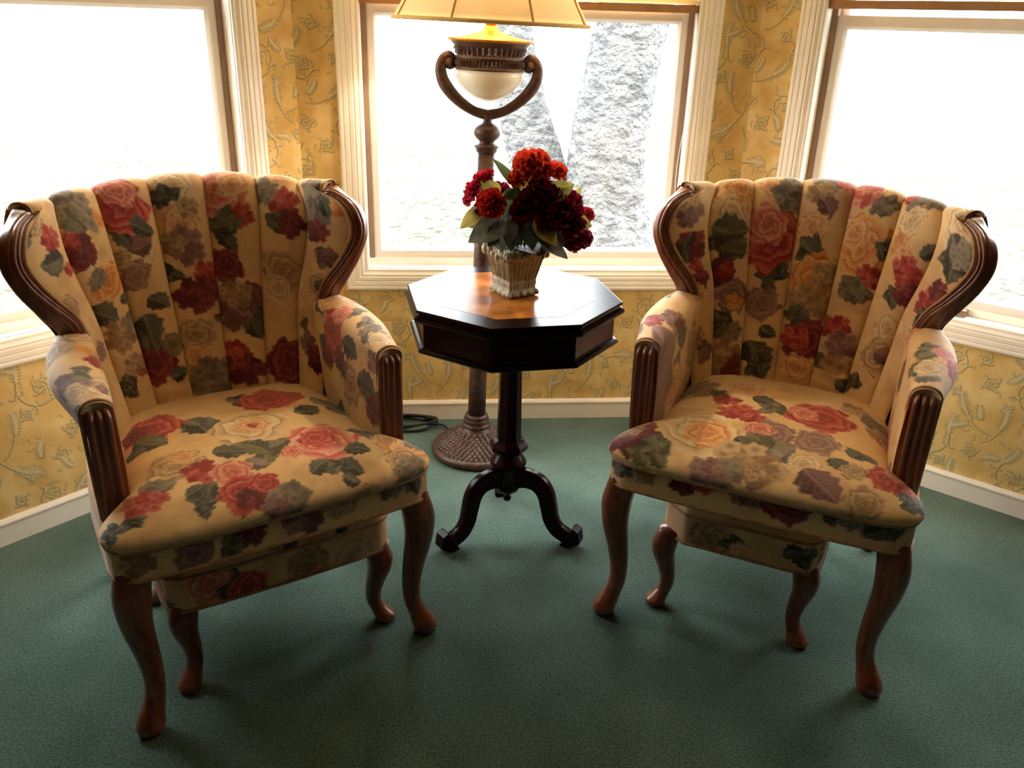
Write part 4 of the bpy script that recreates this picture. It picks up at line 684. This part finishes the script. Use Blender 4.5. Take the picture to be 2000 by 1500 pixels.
# ------------------------------------------------------------------ octagonal pedestal table
TX, TY, TZ = -.108, -.768, .735
tb = empty('pedestal_table', (TX, TY, 0), math.radians(7)); tag(tb, 'dark mahogany octagonal pedestal table with burl inlaid top between the armchairs', 'table')
a8 = math.pi/8; k8 = 1/math.cos(a8)
def oct(name, prof, m, parent=tb, bev=.0015): return bevel(mesh(name, *lathe([(r*k8, z) for r, z in prof], 8, a8), m, parent, False), bev)
oct('table_top', [(.262, TZ-.034), (.272, TZ-.031), (.276, TZ-.024), (.272, TZ-.017), (.264, TZ-.014), (.264, TZ-.009), (.270, TZ-.006), (.270, TZ-.002), (.268, TZ)], M['mahogany'])
oct('inlay', [(.205, TZ-.002), (.205, TZ+.0004)], M['burl'], tb, .0001)
oct('apron', [(.250, TZ-.118), (.262, TZ-.116), (.266, TZ-.110), (.262, TZ-.104), (.252, TZ-.102), (.252, TZ-.033)], M['mahogany'])
oct('column', [(.034, .27), (.033, .31), (.028, .60), (.028, .62)], M['mahogany'])
oct('collar', [(.034, .262), (.050, .272), (.053, .284), (.044, .298), (.034, .303)], M['mahogany'])
mesh('hub', *lathe([(.0, .098), (.010, .100), (.012, .108), (.008, .116), (.020, .128), (.034, .140), (.038, .150), (.038, .212), (.046, .216), (.053, .224), (.053, .232), (.048, .238), (.040, .252), (.030, .262), (.028, .275)], 40, 0, False), M['mahogany'], tb)
for k, ang in enumerate((90, 211, 331)):
    a = math.radians(ang-7); P = smooth_path([(.022, .182), (.062, .190), (.098, .182), (.122, .155), (.134, .112), (.143, .075), (.163, .046), (.195, .030)], 40)
    P3 = np.column_stack([P[:, 0]*math.cos(a), P[:, 0]*math.sin(a), P[:, 1]]); w = np.linspace(0, 1, 40)
    hh = .030-.010*np.sin(w*math.pi*.5); th = .017
    tg = np.gradient(P, axis=0); tg /= np.linalg.norm(tg, axis=1, keepdims=True); V = []
    for i in range(40):
        nr_, nz_ = -tg[i, 1], tg[i, 0]
        for c, s_ in ((-1, -1), (-.55, -1.0), (.55, -1.0), (1, -1), (1, .75), (.6, 1), (-.6, 1), (-1, .75)):
            r = P[i, 0]+nr_*s_*hh[i]; z = P[i, 1]+nz_*s_*hh[i]; V.append((r*math.cos(a)-c*th*math.sin(a), r*math.sin(a)+c*th*math.cos(a), max(z, .001)))
    F = [tuple(f) for f in gridF(40, 8, False, True)]+[tuple(range(7, -1, -1)), tuple(39*8+j for j in range(8))]
    lg = bevel(mesh('leg', V, F, M['mahogany'], tb, True), .002)
    # squared, upturned toe block
    b = []
    for c in (-1, 1):
        for r, z in ((.176, .002), (.205, .0), (.238, .022), (.232, .058), (.212, .068), (.192, .030)): b.append((r*math.cos(a)-c*.021*math.sin(a), r*math.sin(a)+c*.021*math.cos(a), z))
    F = [(5, 4, 3, 2, 1, 0), (6, 7, 8, 9, 10, 11)]+[(i, (i+1) % 6, (i+1) % 6+6, i+6) for i in range(6)]
    bevel(mesh('toe', b, F, M['mahogany'], lg, False), .004, 3)

# ------------------------------------------------------------------ potted artificial flowers on the table
fl = empty('flower_arrangement', (TX+.002, TY+.003, TZ+.0006)); tag(fl, 'red and burgundy flowers with yellow-green leaves in a fluted stone-grey pot', 'flower pot')
PR = math.radians(27)
def pot():
    e = 14; lev = [(0, .040), (.004, .045), (.010, .0465), (.016, .045), (.020, .041), (.024, .0405), (.030, .041), (.036, .0425), (.040, .041), (.048, .0425), (.100, .0540), (.106, .0575), (.112, .060), (.124, .0615), (.130, .060), (.128, .052), (.100, .045)]
    V = []; n = e*6*4
    for li, (z, h) in enumerate(lev):
        for i in range(n):
            sd, t = divmod(i, e*6); t = t/(e*6)*2-1; fl_ = 0.0
            if 9 <= li <= 10: fl_ = .0042*abs(math.sin((t+1)*math.pi/2*8))*(abs(t) < .98)
            if 5 <= li <= 7: fl_ = .0016*abs(math.sin((t+1)*math.pi/2*9))
            if 11 <= li <= 14: fl_ = .0035*math.sin((t+1)*14+li*2.1)*math.cos(t*9+li)
            if li in (1, 2, 3): fl_ = -.004*abs(math.cos((t+1)*math.pi/2*4))*(li != 3)
            h2 = h-fl_; x, y = [(t*h, -h2), (h2, t*h), (-t*h, h2), (-h2, -t*h)][sd]
            V.append((x*math.cos(PR)-y*math.sin(PR), x*math.sin(PR)+y*math.cos(PR), z))
    F = [tuple(f)[::-1] for f in gridF(len(lev), n, False, True)]; F = [f[::-1] for f in F]+[tuple(range(n-1, -1, -1)), tuple((len(lev)-1)*n+j for j in range(n))]
    return V, F
p_ = mesh('pot', *pot(), M['stone'], fl, False)
rim = MB()
for i in range(64):                                   # moulded leaf garland round the pot's rim
    t = i/64*8; sd = int(t)//2; q = (t % 2)-1; h = .060+.003*math.sin(i*2.3); x, y = [(q*h, -h), (h, q*h), (-q*h, h), (-h, -q*h)][sd]
    x, y = x*math.cos(PR)-y*math.sin(PR), x*math.sin(PR)+y*math.cos(PR); r = .006+.003*random.random()
    V, F = lathe([(.1*r, -r), (.75*r, -.6*r), (r, 0), (.75*r, .6*r), (.1*r, r)], 7); rim.add(V*np.array([1, 1, 1.3])+np.array([x, y, .116+.008*math.sin(i*1.7)]), F)
rim.build('garland', M['stone'], p_, True)
FM = {'red': translucent('petal_red', (206, 46, 30), (150, 18, 20), .35, .6, 60), 'orange': translucent('petal_orange_red', (226, 78, 44), (176, 34, 26), .4, .6, 60),
      'pink': translucent('petal_crimson', (204, 36, 66), (140, 14, 40), .35, .6, 60), 'burg': translucent('petal_burgundy', (136, 18, 42), (74, 8, 28), .3, .6, 60)}
LMt = {'y': translucent('leaf_yellow_green', (196, 178, 92), (150, 146, 74), .5, .5, 50), 'g': translucent('leaf_green', (96, 112, 68), (60, 76, 48), .35, .5, 50), 'd': translucent('leaf_dark', (58, 66, 50), (32, 40, 34), .2, .5, 50), 's': translucent('leaf_silver', (132, 132, 116), (72, 78, 66), .25, .5, 50)}
def bloom(r, seed, n=46, up=(0, -.5, .8)):
    """ruffled double flower head, petals spiralling over a dome"""
    R = random.Random(seed); b = MB(); U = Vector(up).normalized(); rot = Vector((0, 0, 1)).rotation_difference(U).to_matrix()
    for k in range(n):
        ph = math.acos(1-1.25*(k+.5)/n); th = k*2.39996; d = Vector((math.sin(ph)*math.cos(th), math.sin(ph)*math.sin(th), math.cos(ph)))
        sd = Vector((0, 0, 1)).cross(d); sd = sd.normalized() if sd.length > 1e-3 else Vector((1, 0, 0)); upv = d.cross(sd)
        ln = r*R.uniform(.85, 1.12); w = r*R.uniform(.24, .34); V = []
        for i in range(4):
            t = i/3; base = d*ln*(.25+.75*t)
            for j in range(5):
                q = (j-2)/2; ruf = .16*r*math.sin(q*4.5+R.random()*2)*t
                V.append(rot @ (base+sd*(q*w*(.35+.65*t))+upv*(ruf+.12*r*(1-q*q)*t)-d*(.10*r*q*q*t)))
        b.add([tuple(v) for v in V], gridF(4, 5))
    V, F = lathe([(.05*r, -.45*r), (.4*r, -.3*r), (.55*r, 0), (.4*r, .3*r), (.1*r, .5*r)], 10); b.add([tuple(rot @ Vector(v)) for v in V], F)
    return b
BL = [(.036, -.02, .330, .049, 'orange', (-.1, -.5, .9)), (.098, .0, .314, .030, 'orange', (.5, -.4, .9)), (-.066, -.05, .246, .038, 'red', (-.5, -.9, .3)), (-.090, .0, .292, .024, 'pink', (-.7, -.2, .8)), (-.119, .02, .242, .018, 'pink', (-1, 0, .3)),
      (.109, -.04, .230, .056, 'burg', (.5, -.8, .3)), (.009, -.07, .232, .034, 'burg', (0, -1, .4)), (.149, -.02, .160, .042, 'burg', (.9, -.5, -.1)), (.188, .03, .204, .022, 'pink', (1, 0, .4)), (.058, -.045, .272, .040, 'burg', (.1, -.9, .6)), (.03, .05, .28, .04, 'red', (.1, .8, .7)), (-.04, .07, .24, .04, 'burg', (-.4, .9, .4)), (.12, .07, .22, .04, 'red', (.6, .8, .3)), (-.085, -.005, .215, .030, 'burg', (-.8, -.4, .3)), (-.108, -.005, .268, .026, 'pink', (-.9, -.3, .5)), (-.075, -.01, .305, .020, 'pink', (-.5, -.3, .9)), (.135, -.045, .190, .040, 'burg', (.8, -.7, 0)), (.075, -.07, .215, .038, 'burg', (.2, -1, .2)), (.175, -.01, .150, .026, 'burg', (1, -.3, -.2)), (.065, -.03, .325, .028, 'red', (.3, -.6, .8)), (.0, -.02, .300, .026, 'orange', (-.4, -.5, .8)), (.03, -.06, .255, .034, 'burg', (0, -1, .5))]
for k, (x, y, z, r, c, up) in enumerate(BL):
    f_ = bloom(r, k, 58 if r > .03 else 34, up).build('flower_head', FM[c], fl, True); f_.location = (x, y, z)
    b0 = np.array([x*.9, y*.9, z])-np.array(up)*.3*r; mesh('stem', *tube(smooth_path([(x*.15, y*.15, .10), (x*.45, y*.45, .10+(z-.1)*.55), tuple(b0)], 12), .0022, 6), LMt['d'], f_, loc=(-x, -y, -z))
def leafmesh(base, tip, w, nrm, curl=.25):
    a = Vector(base); d = Vector(tip)-a; L_ = d.length; d.normalize(); n = Vector(nrm); n = (n-d*n.dot(d)).normalized(); s_ = d.cross(n); V = []
    for i in range(10):
        t = i/9; hw_ = w*max(.03, math.sin(math.pi*t**.75)**.8 if 0 < t < 1 else .03)
        for j in range(7):
            q = (j-3)/3; V.append(tuple(a+d*(t*L_)+s_*(q*hw_)+n*(-curl*L_*t*t*.5+.22*abs(q)*hw_+.03*L_*math.sin(t*9+j)*.3)))
    return V, gridF(10, 7)
LV = [((-.045, -.03, .262), (-.092, -.03, .300), .022, 'y'), ((.07, -.05, .262), (.135, -.06, .300), .028, 'y'), ((-.085, -.02, .228), (-.145, -.03, .180), .020, 'y'), ((.125, -.05, .205), (.190, -.055, .196), .027, 'y'), ((.05, .01, .31), (.075, .0, .37), .014, 'y'),
      ((.14, .0, .235), (.166, .0, .285), .009, 'y'), ((-.03, -.05, .205), (-.125, -.075, .158), .034, 's'), ((-.01, -.07, .215), (-.045, -.105, .140), .020, 's'), ((.005, -.01, .275), (-.058, -.02, .352), .014, 'g'), ((.0, -.03, .27), (-.045, -.05, .262), .016, 'g'), ((.0, -.04, .285), (-.03, -.05, .215), .024, 'g'),
      ((.04, -.06, .21), (.095, -.105, .158), .027, 'y'), ((.05, -.05, .17), (.13, -.08, .118), .022, 's'), ((.02, -.05, .215), (.035, -.11, .148), .030, 'd'), ((-.01, -.05, .205), (-.02, -.11, .146), .028, 'd'), ((-.03, -.04, .20), (-.075, -.085, .150), .026, 'd'), ((.05, -.05, .21), (.075, -.10, .148), .028, 'd'),
      ((.09, -.03, .18), (.17, -.03, .125), .026, 'd'), ((.0, .05, .2), (-.08, .12, .17), .03, 'd'), ((.05, .06, .2), (.12, .13, .17), .03, 'd'), ((-.05, .03, .2), (-.13, .05, .17), .028, 'g'), ((.01, -.02, .27), (.02, -.05, .325), .018, 'y'), ((.0, -.05, .25), (-.02, -.08, .20), .018, 's'), ((.02, .0, .13), (.04, -.09, .14), .04, 'd'), ((-.02, .0, .13), (-.06, -.06, .15), .04, 'd'), ((.05, .0, .13), (.10, -.05, .15), .04, 'd')]
for b_, t_, w_, c in LV: mesh('leaf', *leafmesh(b_, t_, w_, (.1, -.8, .6)), LMt[c], fl)

# ------------------------------------------------------------------ floor lamp
lp = empty('floor_lamp', (-.178, -.272, 0)); lp.rotation_euler = (0, math.radians(1.3), 0); tag(lp, 'lit bronze floor lamp with cream bell shade and alabaster bowl before the middle window', 'floor lamp')
def turned(name, prof, m, parent=lp, n=48): return mesh(name, *lathe(prof, n), m, parent)
bs = turned('base', [(.146, 0), (.153, .006), (.155, .016), (.150, .024), (.141, .030), (.139, .029), (.136, .032), (.118, .046), (.09, .064), (.064, .082), (.050, .096), (.047, .104)], M['bronze'])
sc_ = MB(); rr = random.Random(5)
for ring in range(9):                                  # overlapping feather leaves chased into the base
    r = .132-ring*.0093; z = np.interp(r, [.05, .064, .09, .118, .136], [.096, .082, .064, .046, .032]); n = max(12, int(2*math.pi*r/.016))
    for k in range(n):
        a = (k+.5*(ring % 2))*2*math.pi/n; rad = Vector((math.cos(a), math.sin(a), 0)); tn = Vector((-math.sin(a), math.cos(a), 0)); dn = (rad*.02+Vector((0, 0, -.0135))).normalized(); up = Vector((rad.x*.55, rad.y*.55, .83)); c = rad*r+Vector((0, 0, z))
        sc_.add([tuple(c-dn*.010+up*.0), tuple(c+tn*.0065+up*.0015), tuple(c+dn*.010+up*.0042), tuple(c-tn*.0065+up*.0015), tuple(c+up*.0040)], [(0, 1, 4), (1, 2, 4), (2, 3, 4), (3, 0, 4)])
sc_.build('leaf_relief', M['bronze'], bs, False)
turned('base_collar', [(.047, .100), (.050, .106), (.047, .113), (.041, .117), (.044, .123), (.044, .130), (.038, .134), (.041, .139), (.038, .146), (.031, .148)], M['bronze'])
turned('pole', [(.0305, .146), (.030, .30), (.0285, .70), (.0275, 1.035)], M['bronze'])
turned('neck', [(.029, 1.030), (.032, 1.034), (.032, 1.041), (.0365, 1.044), (.038, 1.048), (.0365, 1.052), (.030, 1.055), (.024, 1.058), (.023, 1.063), (.027, 1.066), (.034, 1.072), (.0395, 1.081), (.041, 1.090), (.0395, 1.099), (.034, 1.107), (.025, 1.113), (.016, 1.116), (.013, 1.122), (.016, 1.132), (.020, 1.140)], M['bronze'])
yk = MB()
for sx in (-1, 1):
    P = smooth_path([(0, 0, 1.138), (.045*sx, 0, 1.150), (.095*sx, 0, 1.182), (.132*sx, 0, 1.225), (.143*sx, 0, 1.262), (.136*sx, 0, 1.288), (.120*sx, 0, 1.300), (.108*sx, 0, 1.290), (.108*sx, 0, 1.276), (.118*sx, 0, 1.270), (.126*sx, 0, 1.278), (.121*sx, 0, 1.287)], 70)
    yk.add(*tube(P, np.interp(np.linspace(0, 1, 70), [0, .15, .5, .75, 1], [.016, .0145, .019, .0155, .007]), 14, up=(0, 1, 0)))
    V, F = lathe([(.0, -.017), (.010, -.017), (.013, -.013), (.013, .013), (.010, .017), (.0, .017)], 20); V = V[:, [0, 2, 1]]; yk.add(V+np.array([.118*sx, 0, 1.282]), [f[::-1] for f in F])
yk.build('yoke', M['bronze'], lp, True)
M['alabaster'] = mat('alabaster', (250, 244, 222), .25, noise=(10, (196, 184, 156), .5))
_b = M['alabaster'].node_tree.nodes['Principled BSDF']; _b.inputs['Subsurface Weight'].default_value = 1.0; _b.inputs['Subsurface Radius'].default_value = (1, .9, .7); _b.inputs['Subsurface Scale'].default_value = .08
turned('bowl', [(.0, 1.178), (.018, 1.180), (.045, 1.190), (.072, 1.208), (.092, 1.230), (.101, 1.250), (.101, 1.268)], M['alabaster'])
cr_ = turned('crown', [(.096, 1.264), (.103, 1.266), (.103, 1.272), (.098, 1.274), (.098, 1.294), (.103, 1.297), (.103, 1.301), (.098, 1.305), (.099, 1.318), (.106, 1.330), (.116, 1.340), (.118, 1.344)], M['bronze'])
for nm, r0, z0, n_, w_, h_ in (('dentils', .1005, 1.284, 56, .0032, .0085), ('crown_relief', .1005, 1.312, 40, .0042, .006), ('crown_relief', .104, 1.323, 40, .0045, .006)):
    b = MB()
    for k in range(n_):
        a = (k+.5*(nm != 'dentils'))*2*math.pi/n_; c = Vector((math.cos(a)*r0, math.sin(a)*r0, z0)); tn = Vector((-math.sin(a), math.cos(a), 0)); ra = Vector((math.cos(a), math.sin(a), 0)); upz = Vector((0, 0, 1))
        b.add([tuple(c+tn*w_-upz*h_), tuple(c+tn*w_+upz*h_), tuple(c-tn*w_+upz*h_), tuple(c-tn*w_-upz*h_), tuple(c+ra*.0035+upz*h_*.6), tuple(c+ra*.0035-upz*h_*.6)], [(0, 1, 4, 5), (2, 3, 5, 4), (1, 2, 4), (3, 0, 5)])
    b.build(nm, M['bronze'], cr_, False)
turned('brass_dish', [(.117, 1.341), (.126, 1.346), (.127, 1.350), (.122, 1.351), (.112, 1.350), (.085, 1.355), (.055, 1.362), (.030, 1.370), (.019, 1.378), (.0165, 1.386)], M['brass'])
turned('stem', [(.0155, 1.384), (.0155, 1.46), (.018, 1.465), (.018, 1.52)], M['brass'], n=24)
M['shade'] = translucent('shade_silk', (240, 226, 198), (234, 218, 188), .42, .8, 8)
sp_ = [(.283, 1.392), (.272, 1.412), (.250, 1.450), (.222, 1.505), (.192, 1.57), (.165, 1.64), (.150, 1.69)]
V1, _ = lathe(sp_, 64); V2, _ = lathe([(r-.002, z) for r, z in sp_], 64); F = gridF(len(sp_), 64, False, True); k = len(V1)
sh = mesh('lamp_shade', np.concatenate([V1, V2]), np.concatenate([F, F[:, ::-1]+k, np.array([[j, k+j, k+(j+1) % 64, (j+1) % 64] for j in range(64)]), np.array([[k-64+j, k-64+(j+1) % 64, 2*k-64+(j+1) % 64, 2*k-64+j] for j in range(64)])]), M['shade'], lp)
M['trimband'] = mat('shade_trim', (226, 188, 120), .8, noise=(40, (206, 166, 100), .6))
mesh('trim', *tube(np.column_stack([.283*np.cos(np.linspace(0, 2*math.pi, 80)[:-1]), .283*np.sin(np.linspace(0, 2*math.pi, 80)[:-1]), np.full(79, 1.396)]), .0055, 8, True), M['trimband'], sh)
for kk_ in range(8):
    a = math.radians(22.5-3+45*kk_); mesh('rib', *tube(smooth_path([((r+.001)*math.cos(a), (r+.001)*math.sin(a), z) for r, z in sp_], 24), .0035, 6), M['trimband'], sh)
M['bulb'] = mat('bulb_glass', (255, 220, 160), .4); _b = M['bulb'].node_tree.nodes['Principled BSDF']; _b.inputs['Emission Color'].default_value = (1, .66, .30, 1); _b.inputs['Emission Strength'].default_value = 12
turned('bulb', [(.0, 1.52), (.014, 1.522), (.018, 1.54), (.030, 1.57), (.031, 1.59), (.022, 1.61), (.0, 1.62)], M['bulb'], n=24)
ld = bpy.data.lights.new('bulb_light', 'POINT'); ld.energy = LAMP_W; ld.color = (1.0, .83, .62); ld.shadow_soft_size = .035
lo = bpy.data.objects.new('bulb_light', ld); COL.objects.link(lo); lo.parent = lp; lo.location = (0, 0, 1.66)

# ------------------------------------------------------------------ small things: cords, outlet, blinds, latch
def cord(pts, r=.0042): return tube(smooth_path(pts, 200), r, 8)
cd = empty('power_cord', (-.40, -.075, 0)); tag(cd, 'tangled black power cord lying on the carpet beside the lamp base', 'cord')
rr = random.Random(3); pts = []
for k in range(26):
    a = k*1.05; pts.append((.070*math.cos(a)*(1+.4*rr.random()), .040*math.sin(a)*(1+.3*rr.random()), .006+.030*rr.random()))
mesh('coil', *cord(pts), M['black'], cd)
mesh('lead', *cord([(.05, .0, .01), (.09, -.02, .02), (.115, -.015, .012), (.135, -.05, .004), (.16, -.10, .004)]), M['black'], cd)
mesh('lead', *cord([(-.05, .0, .01), (-.12, .02, .004), (-.2, .03, .004), (-.26, .055, .01)]), M['black'], cd)
ot = empty('wall_outlet', (-.508, -.0, .331)); tag(ot, 'cream outlet plate on the wallpaper beside the left chair arm', 'outlet')
bevel(MB().box((-.036, -.006, -.058), (.036, 0, .058)).build('plate', M['plate'], ot), .003)
for dz in (-.02, .02): bevel(MB().box((-.017, -.008, dz-.014), (.017, -.004, dz+.014)).build('socket', M['plate'], ot), .003)

def blind(w, zb, label):
    a0, a1, b0, b1 = WA[w]; e = empty('roman_shade'); tag(e, label, 'window shade', 'pleated shades pulled half down'); nz = 60
    M.setdefault('blind', translucent('shade_linen', (246, 236, 206), (240, 226, 190), .85, .9, 14)); M.setdefault('blindbar', mat('shade_bar', (172, 128, 88), .7, noise=(20, (146, 104, 70), .6)))
    u = np.linspace(a0+.004, a1-.004, 12); z = np.linspace(zb+.03, b1+.03, nz); U, Z = np.meshgrid(u, z); ph = (Z-zb) % .11/.11; D = -.022+.016*np.abs(1-2*ph)
    V = wpt(w, U.ravel(), D.ravel(), Z.ravel()); V2 = wpt(w, U.ravel(), D.ravel()-.004, Z.ravel()); F = gridF(nz, 12); mesh('cloth', np.concatenate([V, V2]), np.concatenate([F, F[:, ::-1]+len(V)]), M['blind'], e)
    for k, (z0, z1, dd, mm) in enumerate(((zb, zb+.024, -.006, 'blindbar'), (zb+.026, zb+.038, -.002, 'blind'))):
        q = [wpt(w, x, d, zz) for zz in (z0, z1) for x, d in ((a0+.002, dd), (a1-.002, dd), (a1-.002, dd-.03), (a0+.002, dd-.03))]
        mesh('bottom_bar' if k == 0 else 'fold', q, [(0, 1, 2, 3), (7, 6, 5, 4), (0, 4, 5, 1), (1, 5, 6, 2), (2, 6, 7, 3), (3, 7, 4, 0)], M[mm], e, False)
    return e
blind('L', 1.475, 'beige pleated shade over the top of the left window'); blind('B', 1.438, 'beige pleated shade over the middle window, behind the lamp'); blind('R', 1.462, 'beige pleated shade over the top of the right window')
bc = mesh('blind_cord', *tube(np.array([wpt('B', a, b, z) for a, b, z in smooth_path([(.545, .012, 1.47), (.543, .012, 1.2), (.520, .014, .98), (.522, .014, .86), (.536, .013, .80)], 50)]), .0012, 6), M['white']); tag(bc, 'thin white pull cord hanging at the right side of the middle window', 'cord')
lt = MB(); q = [wpt('R', x, d, z) for z in (.588, .612) for x, d in ((.742, -.012), (.80, -.012), (.80, -.05), (.742, -.05))]
lt.add(q, [(0, 1, 2, 3), (7, 6, 5, 4), (0, 4, 5, 1), (1, 5, 6, 2), (2, 6, 7, 3), (3, 7, 4, 0)]); tag(bevel(lt.build('window_latch', M['latch']), .003), 'small grey-brown latch on the right window sill behind the right chair', 'latch')
